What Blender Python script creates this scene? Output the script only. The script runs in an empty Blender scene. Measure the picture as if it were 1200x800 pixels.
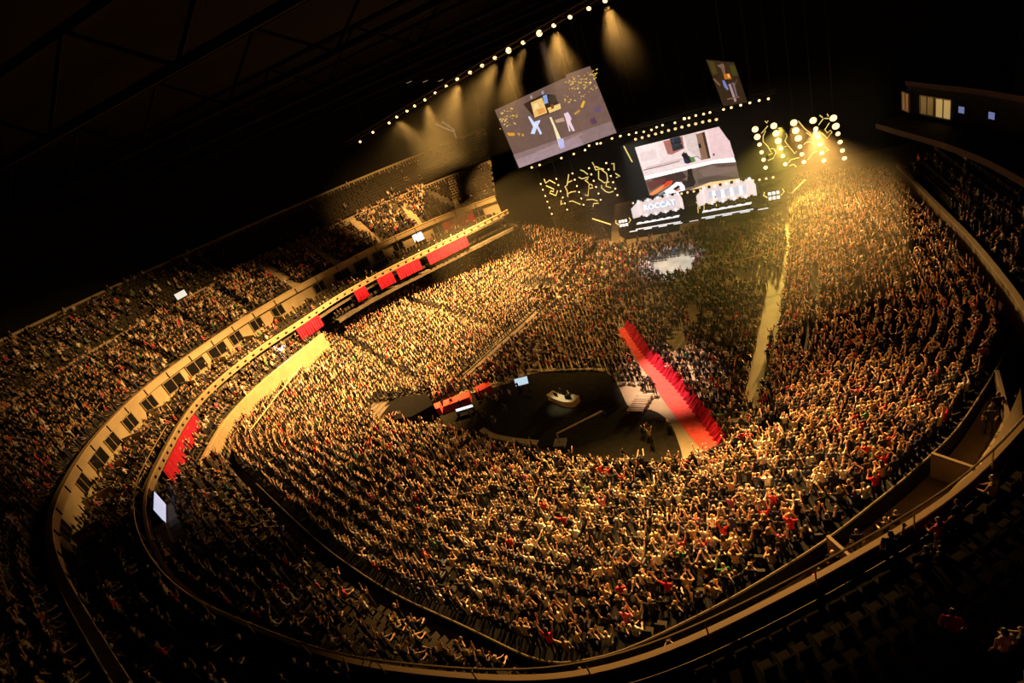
import bpy, bmesh, math, random
import numpy as np
from mathutils import Vector, Matrix
random.seed(7); rng = np.random.default_rng(7)
scene = bpy.context.scene
COL = scene.collection

# ------------------------------------------------------------------ camera
ROLL, PITCH, FPX, YAW, H = 21.5, 25.0, 600.0, 25.0, 32.0
r_, p_, y_ = map(math.radians, (ROLL, PITCH, YAW))
FW = np.array([-math.sin(y_)*math.cos(p_), math.cos(y_)*math.cos(p_), -math.sin(p_)])
RT = np.array([math.cos(y_), math.sin(y_), 0.0]); UP = np.cross(RT, FW)
CX = RT*math.cos(r_)-UP*math.sin(r_); CY = RT*math.sin(r_)+UP*math.cos(r_)
EYE = np.array([0, 0, H])
cam = bpy.data.objects.new('camera', bpy.data.cameras.new('camera')); COL.objects.link(cam)
cam.matrix_world = Matrix(((CX[0], CY[0], -FW[0], 0), (CX[1], CY[1], -FW[1], 0), (CX[2], CY[2], -FW[2], H), (0, 0, 0, 1)))
cam.data.sensor_width = 36; cam.data.lens = 36*FPX/1200; cam.data.clip_end = 600; cam.data.clip_start = 0.1
scene.camera = cam

def ray(px):
    px = np.asarray(px, float)
    return FW+((px[..., 0:1]-600)/FPX)*CX-((px[..., 1:2]-400)/FPX)*CY
def at(px, z):                      # the point of the place seen at a photo position, at height z
    d = ray(px); t = (np.asarray(z)-H)/d[..., 2]
    return EYE+d*t[..., None]
def onplane(px, P0, n):             # ... on a vertical plane
    d = ray(px); t = ((P0-EYE)@n)/(d@n)
    return EYE+d*t[..., None]
def proj(P):
    P = np.asarray(P, float)-EYE; w = P@FW
    w = np.where(np.abs(w) < 1e-6, 1e-6, w)
    return np.stack([600+FPX*(P@CX)/w, 400-FPX*(P@CY)/w, w], -1)
def unit(v): v = np.asarray(v, float); return v/np.linalg.norm(v)
def inpoly(pt, poly):
    x, y = pt[..., 0], pt[..., 1]; c = np.zeros(x.shape, bool); n = len(poly)
    for i in range(n):
        x1, y1 = poly[i]; x2, y2 = poly[(i+1) % n]
        if y1 == y2: continue
        m = ((y1 > y) != (y2 > y)) & (x < (x2-x1)*(y-y1)/(y2-y1)+x1); c ^= m
    return c
def segdist(pt, a, b):
    a, b = np.asarray(a, float), np.asarray(b, float); d = b-a
    t = np.clip(((pt-a)@d)/(d@d), 0, 1)
    return np.linalg.norm(pt-(a+t[..., None]*d), axis=-1)

# ------------------------------------------------------------------ materials
def mat(name, col, rough=0.6, metal=0.0, emit=None, estr=0.0, noise=0.0, nscale=3.0, bump=0.0, objcol=False, sample=False, alpha=None):
    m = bpy.data.materials.new(name); m.use_nodes = True
    nt = m.node_tree; b = nt.nodes['Principled BSDF']
    b.inputs['Base Color'].default_value = (*col, 1); b.inputs['Roughness'].default_value = rough; b.inputs['Metallic'].default_value = metal
    if rough > .69: b.inputs['Specular IOR Level'].default_value = .08
    if objcol:
        oi = nt.nodes.new('ShaderNodeObjectInfo'); nt.links.new(oi.outputs['Color'], b.inputs['Base Color'])
    if noise or bump:
        tc = nt.nodes.new('ShaderNodeTexCoord'); nz = nt.nodes.new('ShaderNodeTexNoise')
        nz.inputs['Scale'].default_value = nscale; nz.inputs['Detail'].default_value = 5
        nt.links.new(tc.outputs['Object'], nz.inputs['Vector'])
        if noise:
            rp = nt.nodes.new('ShaderNodeValToRGB'); e = rp.color_ramp.elements
            e[0].color = (*[c*(1-noise) for c in col], 1); e[1].color = (*[min(1, c*(1+noise)) for c in col], 1)
            e[0].position = .3; e[1].position = .7
            nt.links.new(nz.outputs['Fac'], rp.inputs['Fac']); nt.links.new(rp.outputs['Color'], b.inputs['Base Color'])
        if bump:
            bp = nt.nodes.new('ShaderNodeBump'); bp.inputs['Strength'].default_value = bump
            nt.links.new(nz.outputs['Fac'], bp.inputs['Height']); nt.links.new(bp.outputs['Normal'], b.inputs['Normal'])
    if emit:
        b.inputs['Emission Color'].default_value = (*emit, 1); b.inputs['Emission Strength'].default_value = estr
        if not sample: m.cycles.emission_sampling = 'NONE'
    if alpha is not None: b.inputs['Alpha'].default_value = alpha
    return m
def attrmat(name, emit=0.0, rough=0.7, grain=0.0):   # colour of each face from the mesh itself (clothes, skin; a screen's picture)
    m = bpy.data.materials.new(name); m.use_nodes = True; nt = m.node_tree; b = nt.nodes['Principled BSDF']
    a = nt.nodes.new('ShaderNodeAttribute'); a.attribute_name = 'paint'; b.inputs['Roughness'].default_value = rough
    out = a.outputs['Color']
    if grain:
        tc = nt.nodes.new('ShaderNodeTexCoord'); nz = nt.nodes.new('ShaderNodeTexNoise'); nz.inputs['Scale'].default_value = 1.6; nz.inputs['Detail'].default_value = 6
        nt.links.new(tc.outputs['Object'], nz.inputs['Vector'])
        mr = nt.nodes.new('ShaderNodeMapRange'); mr.inputs['From Min'].default_value = .3; mr.inputs['From Max'].default_value = .7
        mr.inputs['To Min'].default_value = 1-grain; mr.inputs['To Max'].default_value = 1+grain
        nt.links.new(nz.outputs['Fac'], mr.inputs['Value'])
        vm = nt.nodes.new('ShaderNodeVectorMath'); vm.operation = 'SCALE'
        nt.links.new(out, vm.inputs[0]); nt.links.new(mr.outputs['Result'], vm.inputs['Scale']); out = vm.outputs['Vector']
    if emit:
        b.inputs['Base Color'].default_value = (0.02, 0.02, 0.02, 1)
        nt.links.new(out, b.inputs['Emission Color']); b.inputs['Emission Strength'].default_value = emit; m.cycles.emission_sampling = 'NONE'
    else: nt.links.new(out, b.inputs['Base Color'])
    return m
M = dict(
    concrete=mat('concrete', (.20, .18, .15), .8, noise=.25, nscale=.5),
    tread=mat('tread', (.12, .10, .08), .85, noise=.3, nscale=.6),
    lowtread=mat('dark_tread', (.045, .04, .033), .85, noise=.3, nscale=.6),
    floor=mat('floor_cover', (.36, .30, .19), .7, noise=.18, nscale=.4),
    beige=mat('beige_panel', (.50, .40, .25), .55, noise=.1, nscale=.8),
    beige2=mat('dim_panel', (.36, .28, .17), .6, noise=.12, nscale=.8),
    rail=mat('rail_metal', (.70, .52, .30), .45, .1),
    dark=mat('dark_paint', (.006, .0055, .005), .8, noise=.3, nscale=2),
    black=mat('black_paint', (.008, .008, .008), .8),
    pit=mat('black_carpet_and_shade', (.020, .018, .012), .9, noise=.3, nscale=1.5),
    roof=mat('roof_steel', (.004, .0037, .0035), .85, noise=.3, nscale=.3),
    truss=mat('truss_metal', (.05, .047, .045), .5, .5),
    red=mat('red_cloth', (.52, .02, .055), .75, noise=.2, nscale=1.2),
    redcarpet=mat('red_carpet', (.75, .10, .085), .85, noise=.18, nscale=2.5, bump=.3),
    glass=mat('dark_glass', (.012, .012, .014), .12),
    seat=mat('seat_plastic', (.045, .038, .028), .8),
    lamp=mat('lamp_face', (.9, .7, .4), .4, emit=(1, .62, .27), estr=1.35),
    hot=mat('lamp_face_hot', (.9, .7, .4), .4, emit=(1, .60, .25), estr=3.0),
    tube=mat('light_tube', (.9, .75, .3), .4, emit=(1, .72, .20), estr=.95),
    white=mat('white_light', (.9, .9, .9), .4, emit=(.94, .96, 1), estr=.98),
    pink=mat('pale_panel', (.8, .7, .68), .5, emit=(1, .83, .78), estr=.74),
    skin=mat('skin', (.64, .37, .22), .55, noise=.06, nscale=6),
    trousers=mat('trousers', (.03, .03, .04), .8, noise=.2, nscale=6),
    shirt=mat('shirt', (.1, .1, .1), .8, objcol=True),
    hair=mat('hair', (.03, .02, .015), .6, objcol=True),
    crowd=attrmat('crowd_cloth_and_skin'),
    brightpicture=attrmat('bright_screen_picture', emit=1.4, grain=.10), cloth2=mat('dull_panel', (.22, .17, .11), .7, noise=.15, nscale=.8), rust=mat('dark_brown_panel', (.05, .03, .02), .7, noise=.2, nscale=.8),
    picture=attrmat('screen_picture', emit=1.0, grain=.10),
    letters=mat('letter_white', (.9, .9, .9), .4, emit=(1, 1, 1), estr=1.5), ledwall=mat('led_wall', (.5, .5, .55), .4, emit=(.70, .74, .84), estr=.8),
    wood=mat('desk_top', (.55, .45, .3), .4, noise=.1), grey=mat('grey_metal', (.3, .28, .25), .5, .3),
)

# ------------------------------------------------------------------ object helpers
def link(name, me, m=None, parent=None):
    o = bpy.data.objects.new(name, me); COL.objects.link(o)
    if m is not None:
        me.materials.clear()
        for x in (m if isinstance(m, (list, tuple)) else [m]): me.materials.append(x)
    if parent is not None: o.parent = parent
    return o
def tag(o, label=None, cat=None, group=None, kind=None):
    if label: o['label'] = label
    if cat: o['category'] = cat
    if group: o['group'] = group
    if kind: o['kind'] = kind
    return o
def empty(name, loc, label, cat, group=None):
    o = bpy.data.objects.new(name, None); COL.objects.link(o); o.location = tuple(loc); o.empty_display_size = .3
    return tag(o, label, cat, group)
class MB:
    def __init__(s): s.v = []; s.f = []
    def add(s, vs, fs):
        b = len(s.v); s.v += [tuple(map(float, v)) for v in vs]; s.f += [tuple(b+i for i in f) for f in fs]; return s
    def box(s, c, size, ax=None):
        ax = np.eye(3) if ax is None else np.asarray(ax); c = np.asarray(c, float); h = np.asarray(size)/2
        vs = [c+ax[0]*h[0]*i+ax[1]*h[1]*j+ax[2]*h[2]*k for k in (-1, 1) for j in (-1, 1) for i in (-1, 1)]
        return s.add(vs, [(0, 2, 3, 1), (4, 5, 7, 6), (0, 1, 5, 4), (2, 6, 7, 3), (0, 4, 6, 2), (1, 3, 7, 5)])
    def tube(s, pts, r, n=6, cap=True):
        pts = [np.asarray(p, float) for p in pts]; rings = []
        for i, p in enumerate(pts):
            d = unit(pts[min(i+1, len(pts)-1)]-pts[max(i-1, 0)]+1e-9)
            a = np.cross(d, [0, 0, 1]) if abs(d[2]) < .9 else np.cross(d, [1, 0, 0]); a = unit(a); b = np.cross(d, a)
            rr = r[i] if isinstance(r, (list, tuple)) else r
            rings.append([p+rr*(a*math.cos(2*math.pi*k/n)+b*math.sin(2*math.pi*k/n)) for k in range(n)])
        vs = [v for q in rings for v in q]; fs = []
        for i in range(len(pts)-1):
            for k in range(n): fs.append((i*n+k, i*n+(k+1) % n, (i+1)*n+(k+1) % n, (i+1)*n+k))
        if cap: fs += [tuple(range(n))[::-1], tuple((len(pts)-1)*n+k for k in range(n))]
        return s.add(vs, fs)
    def strip(s, A, B):              # quads between two polylines
        n = len(A); return s.add(list(A)+list(B), [(i, i+1, n+i+1, n+i) for i in range(n-1)])
    def slab(s, A, B, C, D):         # a closed bar through four polylines in section order
        n = len(A); vs = list(A)+list(B)+list(C)+list(D); fs = []
        for j in range(4):
            a, b = j*n, ((j+1) % 4)*n
            fs += [(a+i, a+i+1, b+i+1, b+i) for i in range(n-1)]
        fs += [(0, n, 2*n, 3*n), (n-1, 4*n-1, 3*n-1, 2*n-1)]
        return s.add(vs, fs)
    def mesh(s, name):
        me = bpy.data.meshes.new(name); me.from_pydata(s.v, [], s.f); me.update()
        bm = bmesh.new(); bm.from_mesh(me); bmesh.ops.recalc_face_normals(bm, faces=bm.faces); bm.to_mesh(me); bm.free()
        return me
    def build(s, name, m, parent=None, origin=None):
        if origin is not None:
            o = np.asarray(origin); s.v = [tuple(np.asarray(v)-o) for v in s.v]
        ob = link(name, s.mesh(name), m, parent)
        if origin is not None: ob.location = tuple(origin)
        return ob
def structure(name, mb, m): return tag(mb.build(name, m), kind='structure')
def curve3(P, n, closed=False):      # Catmull-Rom through 3D points, n samples even in length
    P = np.asarray(P, float); Q = np.vstack([2*P[0]-P[1], P, 2*P[-1]-P[-2]]); out = []
    for i in range(1, len(Q)-2):
        for t in np.linspace(0, 1, 12, endpoint=False):
            a, b, c, d = Q[i-1], Q[i], Q[i+1], Q[i+2]
            out.append(.5*((2*b)+(c-a)*t+(2*a-5*b+4*c-d)*t*t+(3*b-a-3*c+d)*t**3))
    out.append(P[-1]); out = np.array(out)
    s = np.r_[0, np.cumsum(np.linalg.norm(np.diff(out, axis=0), axis=1))]
    u = np.linspace(0, s[-1], n)
    return np.stack([np.interp(u, s, out[:, k]) for k in range(3)], 1)
def smooth3(P, k=3):
    P = P.copy()
    for _ in range(k): P[1:-1] = .25*P[:-2]+.5*P[1:-1]+.25*P[2:]
    return P
CEN = np.array([-22., 52.])
def outward(C):                      # horizontal unit normals of a ring, away from the arena's middle
    t = np.gradient(C[:, :2], axis=0); n = np.stack([t[:, 1], -t[:, 0]], 1); n /= np.linalg.norm(n, axis=1)[:, None]
    s = np.sign(np.einsum('ij,ij->i', n, C[:, :2]-CEN)); s = np.sign(np.median(s)) if True else s
    return np.c_[n*s, np.zeros(len(n))]
Z = np.array([0, 0, 1.])
ONES = ['', 'first', 'second', 'third', 'fourth', 'fifth', 'sixth', 'seventh', 'eighth', 'ninth', 'tenth', 'eleventh', 'twelfth', 'thirteenth', 'fourteenth', 'fifteenth', 'sixteenth', 'seventeenth', 'eighteenth', 'nineteenth']
CARD = ['', '', 'twenty', 'thirty', 'forty', 'fifty', 'sixty', 'seventy', 'eighty', 'ninety']
def ordinal(n):
    if n < 20: return ONES[n]
    if n >= 100: return 'hundred-and-'+ordinal(n-100) if n > 100 else 'hundredth'
    return CARD[n//10][:-1]+'ieth' if n % 10 == 0 else CARD[n//10]+'-'+ONES[n % 10]
# ------------------------------------------------------------------ people: one continuous body per pose
SKIN, SHIRT, TROUS, HAIR = 0, 1, 2, 3
def limb(bm, a, b, ra, rb):
    a, b = Vector(a), Vector(b); d = b-a; L = d.length
    q = d.to_track_quat('Z', 'Y').to_matrix().to_4x4(); q.translation = (a+b)/2
    bmesh.ops.create_cone(bm, cap_ends=True, segments=10, radius1=ra, radius2=rb, depth=L, matrix=q)
    for p, r in ((a, ra), (b, rb)):
        bmesh.ops.create_uvsphere(bm, u_segments=10, v_segments=6, radius=r, matrix=Matrix.Translation(p))
def blob(bm, c, r, seg=12):
    bmesh.ops.create_uvsphere(bm, u_segments=seg, v_segments=seg-4, radius=1, matrix=Matrix.Translation(c) @ Matrix.Diagonal((*r, 1)))
ARM = dict(
    up=((.29, .04, 1.66), (.34, .10, 1.90), (.06, .06, 1)), clapup=((.31, .10, 1.60), (.07, .17, 1.80), (-.25, .1, 1)),
    down=((.27, -.04, 1.15), (.25, .08, .92), (0, .2, -1)), clap=((.28, .10, 1.17), (.06, .31, 1.28), (-.2, .6, .8)),
    phone=((.25, .20, 1.26), (.08, .30, 1.50), (-.1, .2, 1)), wide=((.44, .04, 1.55), (.50, .10, 1.80), (.05, .1, 1)),
    lap=((.27, .10, 1.17), (.14, .34, 1.04), (-.3, 1, -.1)), fwd=((.24, .28, 1.46), (.22, .50, 1.62), (0, 1, .5)))
POSES = [('both arms raised', 'up', 'up', 0), ('hands clapped overhead', 'clapup', 'clapup', 0), ('one arm raised', 'up', 'down', 0),
         ('arms down', 'down', 'down', 0), ('hands clapping', 'clap', 'clap', 0), ('hands before face', 'phone', 'phone', 0),
         ('arms flung wide', 'wide', 'wide', 0), ('arm pointing ahead', 'fwd', 'down', 0), ('seated', 'lap', 'lap', 1), ('seated, arms raised', 'up', 'up', 1), ('seated, clapping', 'clap', 'clap', 1), ('seated, one arm raised', 'down', 'wide', 1)]
def build_pose(pi):
    _, la, ra, sit = POSES[pi]; bm = bmesh.new(); bones = []
    def bone(a, b, r1, r2, c): limb(bm, a, b, r1, r2); bones.append((np.array(a), np.array(b), max(r1, r2), c))
    for c, r in (((0, 0, .95), (.165, .12, .13)), ((0, 0, 1.08), (.15, .11, .15)), ((0, .005, 1.24), (.175, .125, .17)), ((0, -.005, 1.36), (.185, .11, .12))): blob(bm, c, r)
    bones += [(np.array((0, 0, 1.0)), np.array((0, 0, 1.36)), .16, SHIRT), (np.array((0, 0, .92)), np.array((0, 0, .95)), .15, TROUS)]
    bone((0, -.01, 1.40), (0, .012, 1.55), .062, .055, SKIN)
    hc = (0, .025, 1.635); blob(bm, hc, (.078, .098, .118), 16); bones.append((np.array(hc), np.array((0, .02, 1.67)), .09, SKIN))
    blob(bm, (0, .075, 1.575), (.05, .045, .045)); limb(bm, (0, .118, 1.655), (0, .138, 1.615), .010, .016)      # jaw, nose
    blob(bm, (0, .108, 1.572), (.026, .014, .010))                                                          # mouth
    for s in (1, -1):
        blob(bm, (s*.030, .105, 1.652), (.014, .012, .009)); blob(bm, (s*.080, .015, 1.63), (.012, .024, .034))  # eyes, ears
        if sit:
            bone((s*.10, .02, .92), (s*.12, .42, .92), .09, .062, TROUS); bone((s*.12, .42, .90), (s*.12, .44, .52), .06, .042, TROUS)
            bone((s*.12, .42, .47), (s*.13, .60, .46), .045, .034, TROUS)
        else:
            bone((s*.10, 0, .90), (s*.11, .03, .50), .092, .062, TROUS); bone((s*.11, .03, .50), (s*.12, -.02, .09), .06, .042, TROUS)
            bone((s*.12, -.03, .05), (s*.14, .15, .04), .045, .036, TROUS)
        e, w, hd = ARM[la if s > 0 else ra]; m = lambda v: np.array((v[0]*s, v[1], v[2]), float)
        sh = np.array((s*.19, 0, 1.41)); e, w, hd = m(e), m(w), unit(m(hd))
        mid = sh+(e-sh)*.62
        bone(sh, mid, .062, .052, SHIRT); bone(mid, e, .048, .040, SKIN); bone(e, w, .042, .029, SKIN)
        side = unit(np.cross(hd, (0, 1, .2))); k = w+hd*.05; bones.append((w, w+hd*.18, .04, SKIN))
        limb(bm, w, w+hd*.04, .028, .034)
        for f in range(4):
            off = side*(f-1.5)*.021; L = (.085, .098, .092, .072)[f]; nb = w+hd*.075+off; kn = nb+hd*L*.55+off*.25
            limb(bm, w+hd*.02+off*.6, nb, .017, .013); limb(bm, nb, kn, .0115, .0105)
            limb(bm, kn, kn+hd*L*.42+np.array((0, .022, 0)), .0105, .009)
        tb = w+hd*.025-side*.03*s; limb(bm, tb, tb-side*.03*s+hd*.04, .014, .012); limb(bm, tb-side*.03*s+hd*.04, tb-side*.036*s+hd*.075, .0115, .009)
    me = bpy.data.meshes.new('body'); bm.to_mesh(me); bm.free()
    if sit:
        for v in me.vertices: v.co.z -= .46
        bones = [(a-Z*.46, b-Z*.46, r, c) for a, b, r, c in bones]; hc = (0, .025, 1.175)
    return me, bones, np.array(hc)
def classify(P, bones, hc, far):
    best = np.full(len(P), 9.); cls = np.zeros(len(P), int)
    for a, b, r, c in bones:
        d = b-a; t = np.clip((P-a)@d/(d@d), 0, 1); q = np.linalg.norm(P-(a+t[:, None]*d), axis=1)-r
        m = q < best; best[m] = q[m]; cls[m] = c
    if far:
        d = P-hc; h = (np.linalg.norm(d/np.array([.11, .13, .15]), axis=1) < 1.1) & ((d[:, 2] > .045) | ((d[:, 1] < -.01) & (d[:, 2] > -.07)))
        cls[h] = HAIR
    return cls
def evaluated(me, mods):
    o = link('temporary', me)
    for kind, kw in mods:
        md = o.modifiers.new(kind, kind)
        for k, v in kw.items(): setattr(md, k, v)
    dg = bpy.context.evaluated_depsgraph_get(); dg.update()
    out = bpy.data.meshes.new_from_object(o.evaluated_get(dg)); bpy.data.objects.remove(o); return out
def arrays(me):
    me.calc_loop_triangles()
    v = np.empty(len(me.vertices)*3); me.vertices.foreach_get('co', v); t = np.empty(len(me.loop_triangles)*3, np.int32); me.loop_triangles.foreach_get('vertices', t)
    return v.reshape(-1, 3), t.reshape(-1, 3)
NEAR, FAR, MID = [], [], []
for pi in range(len(POSES)):
    raw, bones, hc = build_pose(pi)
    full = evaluated(raw, [('REMESH', dict(mode='VOXEL', voxel_size=.0105))])
    nt = len(full.polygons)*2
    near = evaluated(full.copy(), [('DECIMATE', dict(ratio=2600/nt))])
    for p in near.polygons: p.use_smooth = True
    v, t = arrays(near)
    cl = classify(np.array([p.center[:] for p in near.polygons]), bones, hc, False)
    for m in ('skin', 'shirt', 'trousers'): near.materials.append(M[m])
    near.polygons.foreach_set('material_index', cl.astype(np.int32)); near.name = 'person_body'
    NEAR.append((near, hc))
    for store, n in ((MID, 330), (FAR, 104)):
        lo = evaluated(full.copy(), [('DECIMATE', dict(ratio=n/nt))]); v, t = arrays(lo)
        store.append((v, t, classify(v[t].mean(1), bones, hc, True)))
    bpy.data.meshes.remove(full)
def hair_mesh(long):
    bm = bmesh.new(); bmesh.ops.create_uvsphere(bm, u_segments=16, v_segments=12, radius=1)
    for v in bm.verts:
        d = v.co.copy(); out = d.z > .42-.5*max(0, -d.y) or (d.y < .12 and d.z > -.55)
        k = 1.12+.05*math.sin(9*d.x+5*d.z) if out else .80
        v.co = Vector((d.x*.080*k, d.y*.100*k-.004, d.z*.120*k+.004))
        if long and d.y < .1 and d.z < -.1: v.co.z += d.z*.24; v.co.y = min(v.co.y*1.0, -.055)-.03; v.co.x *= 1.15
    me = bpy.data.meshes.new('hair_cap'); bm.to_mesh(me); bm.free(); me.materials.append(M['hair'])
    for p in me.polygons: p.use_smooth = True
    return me
HAIRS = [hair_mesh(False), hair_mesh(True)]
SHIRTS = [('black', (.009, .009, .010), .52), ('charcoal', (.03, .029, .029), .17), ('white', (.72, .66, .56), .085), ('red', (.50, .03, .04), .04),
          ('navy', (.02, .03, .09), .08), ('tan', (.42, .30, .17), .05), ('green', (.04, .20, .07), .012), ('grey', (.18, .17, .16), .03), ('pink', (.6, .12, .2), .015)]
SW = np.array([s[2] for s in SHIRTS]); SW /= SW.sum()
HAIRC = [('dark', (.018, .013, .010), .55), ('brown', (.07, .04, .022), .28), ('fair', (.35, .24, .11), .17)]
HW = np.array([h[2] for h in HAIRC])
SKINC = np.array([(.66, .39, .24), (.56, .32, .19), (.70, .44, .29), (.42, .24, .14)])
class People:                        # every seat that is taken: where, facing, pose, colours, and which row it is in
    def __init__(s): s.rec = []
    def add(s, pos, yaw, sec, row, k, pose=None, shirt=None, size=1.0):
        s.rec.append(dict(p=np.asarray(pos, float), yaw=yaw, sec=sec, row=row, k=k, pose=pose, shirt=shirt, size=size))
PEOPLE = People(); EMPTY_SEATS = []
NOGO = []                            # (kind, data) bare places in the stands: stairs, mouths of tunnels, floors
def nogo_mask(px):
    m = np.zeros(len(px), bool)
    for g in NOGO:
        if g[0] == 'seg': m |= segdist(px, g[1], g[2]) < g[3]
        else: m |= inpoly(px, g[1])
    return m
def yaw_to(v): return math.atan2(-v[0], v[1])
def inframe(px, m=45): return (px[:, 0] > -m) & (px[:, 0] < 1200+m) & (px[:, 1] > -m) & (px[:, 1] < 800+m) & (px[:, 2] > 1)
STAGE = np.array([-4., 98., 0])
def stand(name, mesh_name, m, I, O, rows, occ, spacing=.56, face=.6, poses=None, step=True, thick=.5, seats=True, back=True, size=1.0):
    """a raked stand between its front edge I and its back edge O (3D polylines of equal length): stepped treads and the people in its rows"""
    I, O = np.asarray(I, float), np.asarray(O, float); n = len(I); mb = MB()
    lines = []
    for k in range(rows):
        a, b = I+(O-I)*k/rows, I+(O-I)*(k+1)/rows; z = a[:, 2]+(b[:, 2]-a[:, 2])*.5
        a2, b2 = a.copy(), b.copy(); a2[:, 2] = z; b2[:, 2] = z
        lines.append((a2, b2))
    prev = None
    for a, b in lines:
        if prev is not None: mb.strip(prev, a)
        mb.strip(a, b); prev = b
    a0 = lines[0][0].copy(); a0[:, 2] = a0[:, 2]-thick; mb.strip(a0, lines[0][0])
    b0 = prev.copy(); b0[:, 2] -= thick; mb.strip(prev, b0); mb.strip(b0, a0)
    structure(mesh_name, mb, m)
    for k, (a, b) in enumerate(lines):
        c = a+(b-a)*.5; d = np.r_[0, np.cumsum(np.linalg.norm(np.diff(c, axis=0), axis=1))]
        cnt = int(d[-1]/spacing)
        if cnt < 1: continue
        u = (np.arange(cnt)+.5)*spacing+rng.normal(0, .05, cnt)
        P = np.stack([np.interp(u, d, c[:, j]) for j in range(3)], 1)
        Q = np.stack([np.interp(u, d, (I-O)[:, j]) for j in range(3)], 1); Q[:, 2] = 0; Q /= np.linalg.norm(Q, axis=1)[:, None]
        S = STAGE-P; S[:, 2] = 0; S /= np.linalg.norm(S, axis=1)[:, None]
        F = Q*face+S*(1-face); F /= np.linalg.norm(F, axis=1)[:, None]
        px = proj(P+Z*.6); ok = inframe(px) & ~nogo_mask(px[:, :2])
        oc = occ(px, k, P) if callable(occ) else np.full(cnt, occ)
        take = ok & (rng.random(cnt) < oc)
        for i in np.nonzero(ok)[0]:
            if take[i]: PEOPLE.add(P[i]+F[i]*rng.normal(0.02, .05), yaw_to(F[i])+rng.normal(0, .22), mesh_name, k, i, None if poses is None else rng.choice(poses), None, size)
            elif seats: EMPTY_SEATS.append((P[i]-Q[i]*.12, yaw_to(Q[i]), mesh_name, k, i))
    return lines
# ------------------------------------------------------------------ rings of the bowl
F1px = [(150,800),(100,720),(70,665),(60,620),(70,578),(108,517),(160,463),(205,428),(245,400),(290,370),(350,335),(397,310),(452,282),(525,250),(580,230)]
Rpx = [(1215,478),(1160,540),(1100,592),(1000,652),(900,706),(760,770),(640,795),(500,788),(400,772),(312,740),(240,707),(195,665),(173,620),(171,580),(182,550),(217,487),(250,450),(300,410),(350,377),(400,344),(450,317),(495,295),(595,246)]
Ppx = [(221,585),(226,562),(237,540),(265,492),(305,450),(345,417),(378,391)]
F1 = smooth3(curve3(at(F1px, np.full(len(F1px), 16.3)), 120), 6)
RR = smooth3(curve3(at(Rpx, np.full(len(Rpx), 13.8)), 200), 6)
PP = smooth3(curve3(at(Ppx, np.full(len(Ppx), 10.4)), 50), 4)
nF, nR, nP = outward(F1), outward(RR), outward(PP)
# upper fascia: panel wall with a capping rail
fas = MB().slab(F1, F1+nF*.3, F1+nF*.3-Z*.8, F1-Z*.8); structure('wall_upper_fascia', fas, M['beige'])
structure('trim_1', MB().slab(F1+Z*.12-nF*.12, F1+Z*.12+nF*.36, F1+Z*.02+nF*.36, F1+Z*.02-nF*.12), M['rail'])
jm = MB()
for i in range(3, 118, 4): jm.box(F1[i]-nF[i]*.03-Z*.40, (.10, .10, .78), np.array([np.cross(nF[i], Z), nF[i], Z]))
structure('trim_2', jm, M['dark'])
# suites behind the fascia: back wall, with windows
bw = F1+nF*.6
structure('wall_suites', MB().slab(bw-Z*.7, bw+nF*.3-Z*.7, bw+nF*.3-Z*3.6, bw-Z*3.6), M['beige'])
wn = 0
lit_windows = {100: 'w', 104: 'w'}
for i in range(14, 117, 4):
    if rng.random() < .16 and i < 96: continue
    wn += 1; p, q = bw[i], bw[min(i+2+int(rng.integers(0, 2)), 118)]; t = unit(q-p); nn = np.array([-t[1], t[0], 0]); nn = nn if nn@nF[i] > 0 else -nn
    L = np.linalg.norm(q-p); c = (p+q)/2-nn*.06-Z*1.85; ax = np.array([t, nn, Z])
    w = tag(MB().box(c, (L, .10, 1.5), ax).build('window_%d' % wn, M['white'] if np.hypot(*(proj(bw[i:i+1]-Z*1.8)[0, :2]-np.array([484, 283]))) < 9 else M['glass'], origin=c), kind='structure')
    fr = MB()
    for s in (-1, 0, 1): fr.box((0, 0, 0)+t*s*L/2, (.09, .16, 1.6), ax)
    for s in (-1, 1): fr.box(Z*s*.78, (L+.1, .16, .09), ax)
    fr.build('frame', M['beige2'], w)
# slab edge of the lower balcony, its rail, and the beam below it
for k, (i, j) in enumerate(((0, 92), (91, 200))): structure('balcony_slab', MB().slab(RR[i:j], RR[i:j]+nR[i:j]*(.28 if k == 0 else .5), RR[i:j]+nR[i:j]*(.28 if k == 0 else .5)-Z*.65, RR[i:j]-Z*.65), M['rust' if k == 0 else 'beige2'])
def rail_line(C, n, off, h, r=.05, step=6, posts=True):
    mb = MB(); L = C+n*off+Z*h; mb.tube(list(L), r, 6)
    if posts:
        for i in range(0, len(C), step): mb.tube([C[i]+n[i]*off, L[i]], .03, 5)
    return mb
def rail_thing(name, mb, label, m='rail', cat='railing', group=None): return tag(mb.build(name, M[m]), label, cat, group)
structure('trim_3', MB().slab(RR-nR*.07+Z*.10, RR+nR*.13+Z*.10, RR+nR*.13+Z*.0, RR-nR*.07+Z*.0), M['rail'])
rail_thing('guard_rail', rail_line(RR[:106], nR[:106], .25, 1.0, .045), 'thin metal guard rail along the curved balcony edge, sweeping along the bottom')
for i in range(20, 116, 6):            # low partitions between the boxes of the upper suites
    c = F1[i]-nF[i]*.9-Z*2.9; structure('wall_partition', MB().box(c, (.14, 2.4, 1.3), np.array([np.cross(nF[i], Z), nF[i], Z])), M['beige'])
dots = MB()
for i in range(93, 199, 1):
    if i % 2 == 0: dots.box(RR[i]-nR[i]*.02-Z*.32, (.35, .06, .22), np.array([np.cross(nR[i], Z), nR[i], Z]))
structure('trim_4', dots, M['dark'])
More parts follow.
